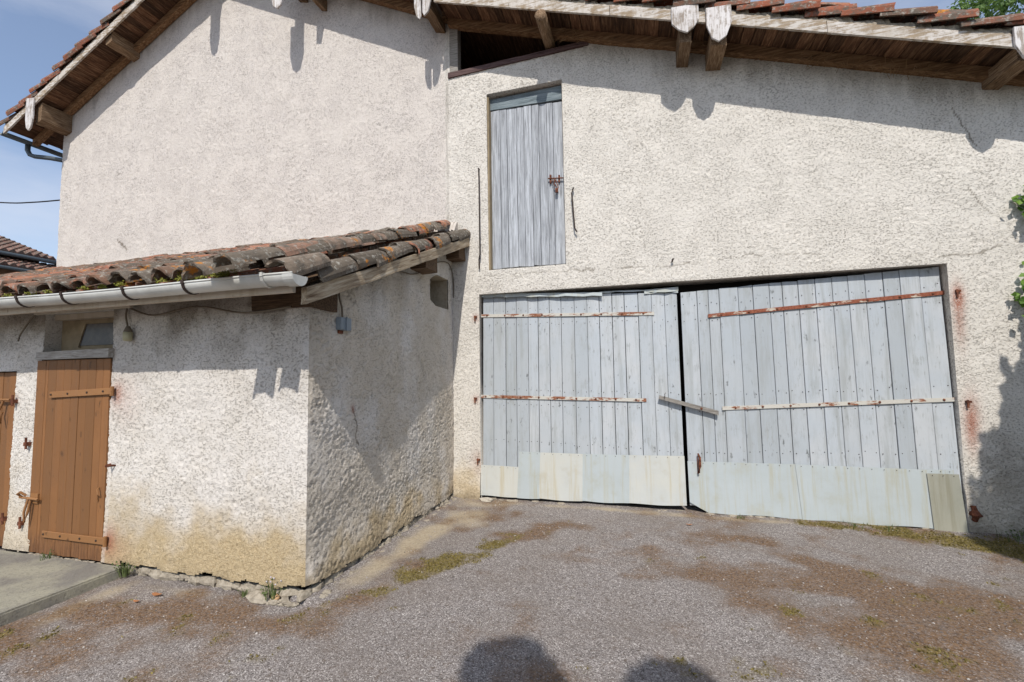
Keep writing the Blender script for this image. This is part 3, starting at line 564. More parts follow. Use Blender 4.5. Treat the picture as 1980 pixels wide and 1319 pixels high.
# sheet metal along the foot
def sheet(leaf, pts, mat, y, name='metal_sheet', sub=6, bend=0):
    # pts: tl, tr, br, bl (x,z)
    tl, tr, br, bl = pts; U = sub*2; vs = []; fs = []; ph = random.uniform(0, 6)
    for side in (0, .004):
        for i in range(U+1):
            for j in range(sub+1):
                a_, c_ = i/U, j/sub; x = (tl[0]*(1-a_)+tr[0]*a_)*c_+(bl[0]*(1-a_)+br[0]*a_)*(1-c_); z = (tl[1]*(1-a_)+tr[1]*a_)*c_+(bl[1]*(1-a_)+br[1]*a_)*(1-c_)
                vs.append((x, gate_y(z)-.008-y+side-.002*(1-c_)*math.sin(x*7+ph)-.0012*math.sin(x*17+z*6+ph), z+(.006*math.sin(x*9+ph) if j == 0 else 0)+bend*max(0, 1-(x-tl[0])/.19)*(1-c_)))
    nn = (U+1)*(sub+1); g = lambda i, j: i*(sub+1)+j
    for i in range(U):
        for j in range(sub): q = (g(i, j), g(i+1, j), g(i+1, j+1), g(i, j+1)); fs += [q, tuple(nn+k for k in q[::-1])]
    for i in range(U): fs += [(g(i, 0), nn+g(i, 0), nn+g(i+1, 0), g(i+1, 0)), (g(i, sub), g(i+1, sub), nn+g(i+1, sub), nn+g(i, sub))]
    for j in range(sub): fs += [(g(0, j), g(0, j+1), nn+g(0, j+1), nn+g(0, j)), (g(U, j), nn+g(U, j), nn+g(U, j+1), g(U, j+1))]
    o = mk(name, vs, fs, mat, leaf)
    b = MB(); k = max(3, int((tr[0]-tl[0])/.11))
    for i in range(k): t = (i+.5)/k; x = tl[0]+(tr[0]-tl[0])*t; z = tl[1]+(tr[1]-tl[1])*t-.018; b.blob((x, gate_y(z)-.013-y, z), .0042, .1, 1, .7, 1, 6, 4)
    b.build('screws', M_iron, o, kind='stuff')
    return o
sheet(gl, [(-2.10, .45), (-1.55, .445), (-1.58, .055), (-2.11, .045)], M_sheetL, .004)
sheet(gl, [(-1.555, .647), (-1.262, .645), (-1.285, .055), (-1.59, .05)], M_sheetR, .008)
sheet(gl, [(-1.27, .645), (-.720, .645), (-.735, .06), (-1.295, .055)], M_sheetL, .012)
sheet(gl, [(-.728, .645), (-.140, .652), (-.16, .07), (-.742, .062)], M_sheetR, .008)
sheet(gl, [(-.148, .652), (.489, .665), (.492, .085), (-.166, .072)], M_sheetL, .012)
sheet(gr, [(.522, .605), (1.662, .617), (1.70, .025), (.527, .025)], M_sheetR, .006, bend=.105)
o = sheet(gr, [(1.65, .617), (2.87, .613), (2.885, .020), (1.685, .025)], M_sheetR, .012)
o = sheet(gr, [(2.86, .615), (3.09, .62), (3.09, .55), (2.86, .55)], M_sheetR, .006)
tag(sheet(gr, [(2.85, .578), (3.12, .58), (3.152, .008), (2.868, .004)], M_sheetP, .022), 'dull olive metal sheet at the foot of the right gate leaf')
# tin flashing over the left leaf
b = MB(); xs = np.linspace(-2.075, -.42, 15)
def flash(xs, zf, y, name, hgt):
    vs = []; fs = []
    for i, x in enumerate(xs):
        w_ = .010*math.sin(i*1.7); z = zf(x)
        vs += [(x, .075, z+.012), (x, y+w_, z+.002+w_*.4), (x, y+w_-.004, z-hgt-.006*math.sin(i*2.3))]
    for i in range(len(xs)-1): fs += [(i*3, i*3+1, i*3+4, i*3+3), (i*3+1, i*3+2, i*3+5, i*3+4)]
    o = mk(name, vs, fs, M_sheetR, gl); m = o.modifiers.new('s', 'SOLIDIFY'); m.thickness = .002; return o
flash(xs, lambda x: topL(x)+.002, .03, 'tin_flashing', .045); flash(np.linspace(-.46, .50, 10), lambda x: topL(x)+.012+.012*math.sin((x+.4)*4), .055, 'tin_flashing', .012)
o = flash(np.linspace(.10, .505, 6), lambda x: 2.70+.03*(x-.1), .05, 'tin_flashing', .045)
# wooden turn latch and pull handle
lt = empty('wooden_latch', (0, 0, 0)); lt.parent = barn; tag(lt, 'grey wooden bar latch nailed across the gap of the gate')
b = MB(); b.hexa([(.222, -.03, 1.345), (.884, -.03, 1.155), (.884, .0, 1.155), (.222, .0, 1.345), (.235, -.03, 1.385), (.884, -.03, 1.205), (.884, .0, 1.205), (.235, .0, 1.385)]); roughen(b.build('bar', M_lath, lt), 3, .003, 12)
b = MB(); b.tube([(.29, .02, 1.36), (.29, -.06, 1.365), (.292, -.065, 1.41)], .004, 6); b.build('nail', M_iron, lt)
b = MB(); b.blob((.70, -.03, 1.23), .014, .1, 1, .7, 1, 8, 4); b.build('bolt', M_rust, lt)
b = MB(); b.tube([(.640, -.02, .70), (.655, -.055, .66), (.652, -.06, .56), (.640, -.05, .49), (.632, -.02, .475)], [.01, .013, .016, .013, .01], 8); b.tube([(.64, -.02, .70), (.633, -.024, .6), (.632, -.022, .475)], .006, 6); tag(b.build('pull_handle', M_rust, gr, True), 'rusty loop handle low on the right gate leaf')
# stones and mortar under the gate
b = MB()
for i in range(46):
    x = -2.05+5.1*i/46+random.uniform(-.04, .04); b.blob((x, .0+random.uniform(-.04, .03), .0), random.uniform(.025, .045), .3, 1.6, .9, .7)
b.build('threshold', M_mortar, barn, kind='stuff')

# ------------------------------------------------------------------ hayloft door
hd = empty('hayloft_door', (0, 0, 0)); hd.parent = barn; tag(hd, 'tall weathered grey plank door of the hayloft')
HS = [-1.920, -1.782, -1.682, -1.539, -1.438, -1.323, -1.22, -1.111, -1.025, -.888]
for i, (a_, c_) in enumerate(zip(HS[:-1], HS[1:])):
    g = random.uniform(.001, .004); dy = random.uniform(-.006, .004); zt = 5.445-.035*(a_+1.92)
    plank(hd, 'plank', a_+g, c_-g, 3.135+random.uniform(-.008, .012), 3.135+random.uniform(-.008, .012), zt-random.uniform(0, .02), zt-random.uniform(0, .02), .075+dy, 0, .024, M_hay, .004, ref=1)
b = MB(); b.hexa([(-1.925, .06, 5.44), (-.885, .06, 5.415), (-.885, .10, 5.415), (-1.925, .10, 5.44), (-1.925, .06, 5.60), (-.885, .06, 5.615), (-.885, .10, 5.615), (-1.925, .10, 5.60)]); tag(bevel(b.build('header_board', M_header, hd)), 'faded blue header board above the hayloft door')
b = MB(); b.box(-1.952, -1.922, -.012, .10, 3.11, 5.60); bevel(b.build('sunlit_jamb_strip', M_boardin, hd), .003)  # tan strip added so the left jamb shows its sunlit tone
b = MB(); b.box(-1.92, -.89, .105, .13, 3.12, 5.6); b.build('backing', M_black, hd)
bo = MB(); bo.box(-1.080, -1.055, .05, .07, 4.25, 4.37); bo.box(-.960, -.938, .05, .07, 4.25, 4.35); bo.tube([(-1.10, .045, 4.318), (-.885, .045, 4.298)], .009, 8); bo.tube([(-1.03, .05, 4.31), (-1.03, .02, 4.30), (-1.03, .02, 4.26)], .007, 6); bo.build('bolt', M_rust, hd)
pl = MB(); pl.tube([(-1.0, .03, 4.29), (-1.015, .025, 4.22), (-.985, .025, 4.18)], .008, 6); pl.tube([(-1.0, .035, 4.29), (-.965, .03, 4.2), (-.96, .03, 4.16)], .007, 6); pl.box(-1.0, -.962, .015, .04, 4.10, 4.16); tag(pl.build('padlock', M_rust), 'small rusty padlock hanging from the hayloft door bolt', 'padlock')
b = MB(); b.tube([(-2.065, -.03, 4.55), (-2.06, -.075, 4.55), (-2.055, -.075, 4.40), (-2.055, -.07, 3.33), (-2.06, -.075, 3.29), (-2.075, -.05, 3.26), (-2.075, -.05, 3.13)], .010, 8); tag(b.build('iron_hook', M_iron, barn), 'long thin iron hook left of the hayloft door')
b = MB(); b.tube([(-.758, -.03, 4.09), (-.74, -.08, 4.09), (-.765, -.085, 4.02), (-.748, -.08, 3.72), (-.738, -.08, 3.55), (-.71, -.075, 3.50)], .010, 8); tag(b.build('iron_hook', M_iron, barn), 'shorter bent iron hook right of the hayloft door')
b = MB(); b.tube([(.44, .0, 3.02), (.44, -.07, 3.03), (.455, -.075, 3.05)], .010, 6); b.build('wall_nail', M_iron, barn)

# ------------------------------------------------------------------ shed (lean-to)
shed = empty('lean_to_shed', (0, 0, 0), 'low rendered lean-to shed with old canal tile roof and white gutter', 'shed')
YF, XS = -2.83, -2.49
def rdeck(y): return 3.605+.406*y
DR = dict(x0=-5.645, x1=-4.64, z0=.05, z1=1.885, fz0=1.965, fz1=2.34, lx=-5.985, lz=1.785)
def keep_f(x, z):
    k = z > .075+.05*(vn(x*7, 0*x, 3)-.2)*(x > -4.4)+.02*(vn(x*22, 0*x, 8)-.5)
    k &= ~((x > -5.60) & (x < DR['x1']) & (z > DR['z0']) & (z < DR['fz1'])); k &= ~((x < DR['lx']) & (z < DR['lz'])); return k
def mask_f(x, z):
    f = fbm(x/.3, z/.3, 4, 3); f2 = fbm(x/.12, z/.12, 4, 30); och = ss(.86-z+(f-.5)*.7+(f2-.5)*.3-.25*gsp(x, z, -3.75, .4, .18, .3), .0, .62)*np.where(x < -4.6, .55, .95)
    rust = gsp(x, z, -4.56, 1.56, .07, .10)+.35*gsp(x, z, -4.45, 1.5, .16, .2)+.9*gsp(x, z, -4.56, .27, .08, .12)+.4*gsp(x, z, -4.5, .2, .2, .15)+.5*gsp(x, z, -5.96, 1.5, .04, .06)
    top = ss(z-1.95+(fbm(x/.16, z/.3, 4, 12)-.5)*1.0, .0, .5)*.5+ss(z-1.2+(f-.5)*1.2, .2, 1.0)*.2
    foot = ss(.16-z+(f2-.5)*.2, 0, .12)*.25
    return np.clip(och, 0, 1), np.clip(rust*.75, 0, 1), np.clip(top+foot, 0, 1)
def corner_w(z): return .03*(fbm(z*1.7, z*0+3.3, 3, 9)-.5)+.008*(vn(z*26, z*0, 2)-.5)
def pos_f(x, z):
    cor = ss(x, XS-.06, XS)
    return x+corner_w(z)*cor, YF-.02*ss(.5-z, 0, .5)*(1-cor)-rough(x, z, 11, .0095)*(1-cor)+.02*(fbm(x/.6, z/.6, 3, 50)-.5)*(1-cor)+cor*(.012-corner_w(z)), z
ev, ef = reveal(-5.60, DR['x1'], -.05, DR['fz1'], YF+.0, YF+.25); v2, f2 = reveal(-7.5, DR['lx'], -.05, DR['lz'], YF, YF+.2); ef = ef+[tuple(i+8 for i in f) for f in f2]; ev = ev+v2
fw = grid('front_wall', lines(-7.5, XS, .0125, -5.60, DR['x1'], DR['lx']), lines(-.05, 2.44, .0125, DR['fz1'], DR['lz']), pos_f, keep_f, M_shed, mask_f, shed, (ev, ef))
tag(fw, 'white roughcast front wall stained ochre at the foot')
AL = dict(y0=-.72, y1=-.18, z0=2.56, z1=2.98)
def in_al(y, z):
    yc, zc = -.45, 2.77; return (y > AL['y0']) & (y < AL['y1']) & (z < AL['z1']-.10*((y-yc)/.27)**2*(y < yc)) & (z > AL['z0']+.06*ss(yc-.1-y, 0, .2))
def keep_s(y, z): return (z < rdeck(y)-.10) & ~in_al(y, z) & (z > .07+.06*(vn(y*6, 0*y, 4)-.3)+.02*(vn(y*25, 0*y, 8)-.5))
def mask_s(y, z):
    f = fbm(y/.3, z/.3, 4, 13); f2 = fbm(y/.1, z/.1, 4, 33); och = np.maximum(ss(.65-z+(f-.5)*1.1+(f2-.5)*.3, .0, .6)*.85, .30*ss(fbm(y/.4, z/.6, 3, 70), .3, .6))
    rust = gsp(y, z, -2.27, 1.39, .025, .04)
    crack = .85*(seg_d(y+.03*(vn(y*14, z*14)-.5), z, [(-2.27, 1.39), (-2.22, 1.25), (-2.22, 1.12), (-2.19, 1.06)]) < .008)
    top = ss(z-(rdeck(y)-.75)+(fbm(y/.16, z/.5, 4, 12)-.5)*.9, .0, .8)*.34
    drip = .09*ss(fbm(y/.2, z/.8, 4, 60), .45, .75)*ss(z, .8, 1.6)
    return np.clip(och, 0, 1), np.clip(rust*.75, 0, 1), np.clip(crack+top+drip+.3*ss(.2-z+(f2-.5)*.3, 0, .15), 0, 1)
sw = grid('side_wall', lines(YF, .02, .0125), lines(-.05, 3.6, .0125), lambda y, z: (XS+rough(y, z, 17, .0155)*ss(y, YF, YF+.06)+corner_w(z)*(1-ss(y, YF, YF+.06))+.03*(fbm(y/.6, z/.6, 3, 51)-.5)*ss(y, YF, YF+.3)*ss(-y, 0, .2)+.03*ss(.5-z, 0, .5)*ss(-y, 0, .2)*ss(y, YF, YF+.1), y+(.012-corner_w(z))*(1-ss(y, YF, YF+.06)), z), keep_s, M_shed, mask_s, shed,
          reveal(0, 0, 0, 0, 0, 0) if 0 else None)
tag(sw, 'roughcast end wall with a small blind opening')
b = MB(); b.box(XS-.46, XS-.40, AL['y0']-.1, AL['y1']+.1, 2.45, 3.1); al = b.build('niche_back', M_niche, shed)
b = MB(); b.box(XS-.42, XS-.012, AL['y0']-.08, AL['y1']+.08, 2.46, AL['z0']+.004); b.box(XS-.42, XS-.012, AL['y1']-.003, AL['y1']+.08, 2.5, 3.06); b.box(XS-.42, XS-.012, AL['y0']-.1, AL['y0']+.012, 2.5, 3.1); b.box(XS-.42, XS-.012, AL['y0'], AL['y1'], AL['z1']-.012, 3.08); b.build('niche_lining', M_niche, shed)
b = MB(); b.box(-7.5, -7.3, YF, 0, -.1, 2.3); b.build('end_wall', M_shed, shed)
b = MB(); b.box(-7.3, XS-.32, YF+.30, YF+.32, -.1, 2.3); b.build('shade_sheet', M_black, shed)  # black sheet behind the shed front, painted as interior shade
# broken footing under the render
b = MB(); x = -4.35
while x < XS-.02: b.blob((x, YF+.03+random.uniform(-.02, .015), .03), random.uniform(.03, .06), .35, 1.6, .8, .8); x += random.uniform(.03, .06)
y = YF
while y < -.05: b.blob((XS-.005+random.uniform(-.02, .03), y, .03), random.uniform(.03, .06), .35, .8, 1.5, .8); y += random.uniform(.03, .06)
b.build('footing', M_mortar, shed, kind='stuff')
b = MB()
for i in range(130): t = random.random(); b.blob((XS+random.uniform(.02, .13)*(1-.3*t), YF+t*2.7, .005), random.uniform(.010, .032), .35, 1, 1.3, .7, 5, 4)
for i in range(22): b.blob((-2.85+random.random()*.36, YF-.03-random.random()*.07, .006), random.uniform(.012, .035), .35, 1.3, 1, .7, 5, 4)
b.build('mortar_crumbs', M_mortar, shed, kind='stuff')
# brown doors
def shed_door(seams, zb, zt, y, label):
    d = empty('shed_door', (0, 0, 0)); d.parent = shed; tag(d, label)
    for i, (a_, c_) in enumerate(zip(seams[:-1], seams[1:])):
        g = random.uniform(.0006, .003); dy = random.uniform(-.003, .003); b_ = zb(.5*(a_+c_))
        b = MB(); b.hexa([(a_+g, y+dy, b_+random.uniform(-.006, .01)), (c_-g, y+dy, b_+random.uniform(-.006, .01)), (c_-g, y+dy+.024, b_), (a_+g, y+dy+.024, b_), (a_+g, y+dy, zt), (c_-g, y+dy, zt), (c_-g, y+dy+.024, zt), (a_+g, y+dy+.024, zt)])
        bevel(b.build('plank', M_brown, d), .0025)
    b = MB(); b.box(seams[0]+.02, seams[-1]-.02, y+.03, y+.05, zb(seams[0])+.04, zt-.03); b.build('backing', M_black, d)
    return d
d1 = shed_door([-5.64, -5.51, -5.472, -5.355, -5.247, -5.141, -5.036, -4.933, -4.817, -4.723, -4.640], lambda x: .07+.005*(x+5.6), 1.882, YF-.022, 'brown plank shed door with two straps and a bolt')
for z0, z1 in ((1.552, 1.588), (.262, .266)):
    b = MB(); b.hexa([(-5.405, YF-.040, z0-.032), (-4.575, YF-.040, z1-.032), (-4.575, YF-.025, z1-.032), (-5.405, YF-.025, z0-.032), (-5.405, YF-.040, z0+.028), (-4.575, YF-.040, z1+.028), (-4.575, YF-.025, z1+.028), (-5.405, YF-.025, z0+.028)]); bevel(b.build('strap', M_brownx, d1), .003)
    b = MB(); b.tube([(-4.575, YF-.035, z1-.045), (-4.575, YF-.035, z1+.04)], .016, 8); b.build('hinge', M_brownx, d1)
    for x in (-5.38, -5.15, -4.89, -4.68): b = MB(); b.blob((x, YF-.042, z0+(z1-z0)*(x+5.4)/.83), .010, .1, 1, .7, 1, 8, 4); b.build('bolt', M_iron, d1)
b = MB(); b.tube([(-5.72, YF-.05, .58), (-5.46, YF-.05, .575)], .012, 8); b.tube([(-5.68, YF-.05, .575), (-5.70, YF-.08, .62), (-5.655, YF-.085, .64), (-5.63, YF-.05, .60)], .011, 8); b.tube([(-5.60, YF-.05, .58), (-5.615, YF-.07, .45), (-5.60, YF-.07, .36), (-5.585, YF-.06, .44), (-5.57, YF-.05, .56)], .010, 8); b.box(-5.60, -5.50, YF-.035, YF-.023, .53, .62); tag(b.build('sliding_bolt', M_brownx, d1), 'brown painted sliding bolt with hanging hasp')
b = MB(); b.tube([(-4.70, YF-.025, .72), (-4.68, YF-.05, .71), (-4.67, YF-.05, .67), (-4.70, YF-.03, .65), (-4.71, YF-.025, .60)], .006, 6); b.build('hook', M_brownx, d1)
d2 = shed_door([-6.9, -6.75, -6.62, -6.48, -6.36, -6.25, -6.14, -6.045, -5.995], lambda x: .06, 1.775, YF+.03, 'brown plank shed door cut by the left edge of the photo')
b = MB(); b.tube([(-6.30, YF-.005, 1.50), (-6.05, YF-.005, 1.50)], .012, 8); b.tube([(-6.16, YF-.0, 1.5), (-6.19, YF-.02, 1.38), (-6.15, YF-.02, 1.27), (-6.13, YF-.02, 1.38)], .010, 8); b.build('sliding_bolt', M_brownx, d2)
for x, z in ((-5.72, 1.08), (-5.74, .33), (-5.96, 1.49), (-6.0, .35)):
    b = MB(); b.box(x-.022, x+.025, YF-.04, YF+.01, z-.02, z+.014); b.tube([(x+.01, YF-.035, z-.05), (x+.005, YF-.035, z+.06)], .010, 8); b.build('hinge_pin', M_rust, shed)
b = MB(); b.tube([(-4.60, YF-.0, .93), (-4.57, YF-.055, .925), (-4.54, YF-.0, .92)], [.008, .014, .008], 6); b.build('door_catch', M_rust, shed)
# lintel board, fanlight
b = MB(); b.hexa([(-5.612, YF-.05, 1.888), (-4.622, YF-.05, 1.89), (-4.622, YF+.1, 1.89), (-5.612, YF+.1, 1.888), (-5.612, YF-.05, 1.962), (-4.622, YF-.05, 1.975), (-4.622, YF+.1, 1.975), (-5.612, YF+.1, 1.962)]); tag(roughen(b.build('lintel_board', M_lath, shed), 3, .004, 9), 'grey lintel board over the brown door')
fn = empty('fanlight', (0, 0, 0)); fn.parent = shed; tag(fn, 'small dark window in a beige board above the brown door')
b = MB(); yb = YF+.135; b.box(-5.6, -5.25, yb, yb+.02, 1.96, 2.36); b.box(-5.25, -4.63, yb, yb+.02, 2.233, 2.36); b.box(-5.25, -4.63, yb, yb+.02, 1.96, 2.03); b.build('board', M_boardin, fn)
b = MB(); b.hexa([(-5.31, yb-.012, 2.025), (-4.64, yb-.012, 2.025), (-4.64, yb-.003, 2.025), (-5.31, yb-.003, 2.025), (-5.22, yb-.012, 2.236), (-4.64, yb-.012, 2.236), (-4.64, yb-.003, 2.236), (-5.22, yb-.003, 2.236)]); b.build('pane', M_glass, fn)
b = MB(); b.hexa([(-5.34, yb-.022, 2.01), (-5.315, yb-.022, 2.01), (-5.315, yb-.001, 2.01), (-5.34, yb-.001, 2.01), (-5.25, yb-.022, 2.24), (-5.225, yb-.022, 2.24), (-5.225, yb-.001, 2.24), (-5.25, yb-.001, 2.24)]); b.build('frame', M_boardin, fn)
b = MB(); b.box(-5.6, -4.64, YF+.07, YF+.134, 2.285, 2.338); b.build('frame', M_fascia, fn)
# roof timbers
def slope_box(mb, x0, x1, ya, yb_, dz0, dz1): mb.hexa([(x0, ya, rdeck(ya)+dz0), (x1, ya, rdeck(ya)+dz0), (x1, yb_, rdeck(yb_)+dz0), (x0, yb_, rdeck(yb_)+dz0), (x0, ya, rdeck(ya)+dz1), (x1, ya, rdeck(ya)+dz1), (x1, yb_, rdeck(yb_)+dz1), (x0, yb_, rdeck(yb_)+dz1)])
b = MB(); slope_box(b, -2.270, -2.222, -3.16, -.03, -.125, -.005); tag(roughen(b.build('verge_beam', M_vbeam, shed), 8, .010, 4), 'worn sloping beam under the end tiles')
b = MB(); b.box(-3.02, -2.44, YF-.035, YF+.28, 2.235, 2.40); tag(roughen(b.build('wall_plate', M_beamx, shed), 8, .010, 4), 'dark wall plate beam at the shed corner')
b = MB(); b.box(-3.2, -2.29, -1.22, -.92, 2.90, 3.10); roughen(b.build('purlin', M_beamx, shed), 5, .014, 5)
b = MB(); b.box(-3.2, -2.29, -.26, -.04, 3.25, 3.44); roughen(b.build('purlin', M_beamx, shed), 5, .010, 5)
b = MB(); slope_box(b, -11.6, -2.30, -3.17, .0, .01, .035); b.build('roof_deck', M_beamx, shed)
x = -7.6
while x < -2.4:
    wd = random.uniform(.13, .18); b = MB(); slope_box(b, x+.003, min(x+wd-.003, -2.32), -3.165, -2.4, -.004, .008); b.build('soffit_board', M_fascia if x < -4.4 else M_beam, shed); x += wd
b = MB(); b.box(-7.6, -2.30, -3.205, -3.178, rdeck(-3.19)-.028, rdeck(-3.19)+.06); tag(roughen(b.build('fascia', M_fascia, shed), 7, .003), 'cream fascia board behind the gutter')
b = MB(); b.box(-5.66, -4.36, YF-.06, YF-.03, 2.33, 2.41); b.build('trim_board', M_fascia, shed)
# gutter with brackets
GY0, GZ0, GR = -3.285, 2.385, .068
g0 = empty('gutter', (0, 0, 0)); g0.parent = shed; tag(g0, 'white plastic half round gutter along the shed eaves')
b = MB(); xs = np.linspace(-9.2, -2.175, 40); aa = np.linspace(math.pi, 2*math.pi, 13); vs = []; fs = []
for x in xs:
    dz = .006*math.sin(x*1.9)-.004*(x+5)
    for r in (GR, GR-.004): vs += [(x, GY0+r*math.cos(a_), GZ0+dz+r*math.sin(a_)) for a_ in aa]
m_ = 26
for i in range(39):
    for j in range(12): fs += [(i*m_+j, (i+1)*m_+j, (i+1)*m_+j+1, i*m_+j+1), (i*m_+13+j, i*m_+14+j, (i+1)*m_+14+j, (i+1)*m_+13+j)]
    fs += [(i*m_, i*m_+13, (i+1)*m_+13, (i+1)*m_), (i*m_+12, (i+1)*m_+12, (i+1)*m_+25, i*m_+25)]
b.add(vs, fs); b.tube([(x, GY0-GR+.002, GZ0+.006*math.sin(x*1.9)-.004*(x+5)+.002) for x in xs], .008, 8); b.build('channel', M_pvc, g0, True)
b = MB(); b.prism_x([(GY0+GR*1.04*math.cos(a_), GZ0-.012+GR*1.04*math.sin(a_)) for a_ in aa], -2.178, -2.166); b.prism_x([(GY0+GR*1.07*math.cos(a_), GZ0-.010+GR*1.07*math.sin(a_)) for a_ in aa]+[(GY0+GR*.98*math.cos(a_), GZ0-.010+GR*.98*math.sin(a_)) for a_ in aa[::-1]], -2.25, -2.17); b.build('end_cap', M_pvc, g0)
for x in (-4.95, -4.4, -3.72, -3.12, -2.42):
    dz = .006*math.sin(x*1.9)-.004*(x+5); b = MB(); pp = [(GY0+(GR+.003)*math.cos(a_), GZ0+dz+(GR+.003)*math.sin(a_)) for a_ in aa]+[(GY0+(GR+.008)*math.cos(a_), GZ0+dz+(GR+.008)*math.sin(a_)) for a_ in aa[::-1]]
    b.prism_x(pp, x-.012, x+.012); b.box(x-.013, x+.013, GY0-GR-.012, GY0-GR+.012, GZ0+dz-.01, GZ0+dz+.018); b.build('bracket', M_iron if x < -2.6 else M_pvc, g0)
# canal tiles
UP = Vector((0, 1, .406)).normalized(); NR = Vector((0, -.406, 1)).normalized(); LEN = 3.42
far = MB(); chan = MB(); c = 0; x = -2.52; ncov = 0
while x > -11.5:
    jx = random.uniform(-.012, .012); rows = 14
    for r in range(rows):
        t = -.06+r*.238+random.uniform(-.025, .025); t2 = t; t = t+(-.26 if c < 2 and r == 0 else 0); p = Vector((x+jx+random.uniform(-.012, .012), -3.20, rdeck(-3.20)))+UP*t+NR*(.135+.012*(r % 2)+random.uniform(-.01, .02)+(.03 if c == 0 else 0)+(.035 if c < 2 and r == 0 else 0))
        if p.y > -.26: p.y = -.26; p.z = rdeck(-.26)+.15
        me = random.choice(T_greys) if c < 7 and random.random() < .85 else (random.choice(T_reds) if random.random() < (.38 if r > 1 else .12) else random.choice(T_olds))
        m = tile_mtx(p, UP+NR*random.uniform(-.05, .05), random.uniform(-.17, .17), jit=.045)
        if x > -7.3 and ncov < 290: place('canal_tile', me, shed, m); ncov += 1
        elif p.x > -7.3-(r*.42): tile_into(far, me, m)
        elif r > 6: tile_into(far, me, m)
        # channel tiles between the columns
        q = Vector((x-.11+random.uniform(-.01, .01), -3.20, rdeck(-3.20)))+UP*(t2-.0)+NR*(.152+random.uniform(-.006, .006)); mm = tile_mtx(q, UP-NR*.03, random.uniform(-.06, .06), flip=True, jit=.015)
        if r == 0 and x > -7.3: place('channel_tile', T_old if random.random() < .5 else T_red, shed, mm)
        else: tile_into(chan, T_old, mm)
    x -= .222; c += 1
far.build('far_tiles', M_tile, shed, kind='stuff'); chan.build('channel_tiles', M_tile, shed, kind='stuff')
for r in range(13):                                   # outer row lying over the verge beam
    t = (-.10 if r == 0 else -.08+r*.258)+random.uniform(-.03, .03); p = Vector((-2.315+random.uniform(-.02, .025), -3.20, rdeck(-3.20)))+UP*t+NR*((.125 if r == 0 else .035)+random.uniform(-.01, .012)); place('verge_tile', random.choice(T_reds if r == 8 else T_greys), shed, tile_mtx(p, UP+NR*.02, .42+random.uniform(-.12, .12), jit=.05))
p = Vector((-2.26, -1.62, rdeck(-1.62)+.03)); place('verge_tile', T_red, shed, tile_mtx(p, Vector((-.5, 1, .45)), .5))
b = MB(); xs = np.arange(-10.85, -2.35, .05)          # mortar flashing against the barn wall
for i in range(len(xs)-1):
    h0 = .21+.02*math.sin(xs[i]*9); b.hexa([(xs[i], -.16+random.uniform(-.02, .02), rdeck(-.1)+.13), (xs[i+1], -.16, rdeck(-.1)+.10), (xs[i+1], .0, rdeck(-.1)+.10), (xs[i], .0, rdeck(-.1)+.10), (xs[i], -.06+random.uniform(-.01, .01), rdeck(0)+h0), (xs[i+1], -.06, rdeck(0)+h0), (xs[i+1], .0, rdeck(0)+h0+.03), (xs[i], .0, rdeck(0)+h0+.03)])
b.build('mortar_flashing', M_flash, shed)
b = MB()                                              # moss cushions in the tile channels
for x, sz in ((-3.18, .085), (-3.05, .06), (-3.42, .045), (-2.88, .10), (-2.80, .07), (-3.85, .05), (-4.25, .045), (-4.7, .04), (-4.9, .045), (-5.2, .04), (-4.05, .04)):
    for i in range(int(sz*2600)): d = Vector((random.gauss(0, 1), random.gauss(0, 1), random.gauss(0, .6)))*sz*.45; b.leaf((x+d.x*1.2, -3.29+d.y*.5, rdeck(-3.24)+.125+abs(d.z)*1.1), .017)
mo = b.build('roof_moss', M_rmoss, None, kind='stuff'); tag(mo, 'yellow green moss cushions along the shed eaves', 'moss')
# electrics
def cable(name, pts, r, mat, label):
    b = MB(); P = [Vector(p) for p in pts]; Q = []
    for i in range(len(P)-1):
        a0, a1, a2, a3 = P[max(i-1, 0)], P[i], P[i+1], P[min(i+2, len(P)-1)]
        for k in range(5): t = k/5; Q.append(.5*((2*a1)+(a2-a0)*t+(2*a0-5*a1+4*a2-a3)*t*t+(3*a1-a0-3*a2+a3)*t**3))
    Q.append(P[-1]); b.tube(Q, r, 6); return tag(b.build(name, mat, None, True), label, 'cable')
cable('electric_cable', [(XS+.02, -2.78, 2.30), (XS+.022, -2.46, 2.53), (XS+.022, -2.21, 2.62), (XS+.025, -1.54, 2.80), (XS+.025, -1.2, 2.84), (XS+.025, -.88, 2.96), (XS+.025, -.59, 3.12), (XS+.025, -.22, 3.20), (XS+.025, -.06, 3.05), (XS+.022, -.03, 2.75)], .007, M_cable, 'thin cable clipped along the shed end wall under the beam')
cable('electric_cable', [(XS+.03, -2.49, 2.52), (XS+.03, -2.50, 2.38), (XS+.035, -2.47, 2.28), (XS+.03, -2.455, 2.19)], .008, M_cable, 'short cable dropping into the grey junction box')
cable('electric_cable', [(-4.40, YF-.03, 2.33), (-4.1, YF-.03, 2.25), (-3.6, YF-.03, 2.30), (-3.1, YF-.04, 2.22), (-2.6, YF-.06, 2.24)], .008, M_cable, 'cable sagging along the front wall beneath the gutter')
cable('electric_cable', [(-4.47, YF-.02, 2.40), (-4.44, YF-.03, 2.33), (-4.45, YF-.03, 2.26), (-4.415, YF-.035, 2.17)], .008, M_cable, 'short curled cable above the cream lamp holder')
cable('electric_cable', [(-5.65, YF-.03, 2.37), (-5.78, YF-.03, 2.27), (-5.90, YF-.03, 2.15), (-5.93, YF-.03, 2.08)], .008, M_cable, 'loose cable end hanging left of the brown door')
jb = empty('junction_box', (XS, -2.44, 2.08), 'square grey plastic junction box on the shed end wall', 'junction box')
b = MB(); b.box(XS+.005, XS+.06, -2.515, -2.365, 2.085, 2.195); bevel(b.build('box', M_greybox, jb), .006, 2)
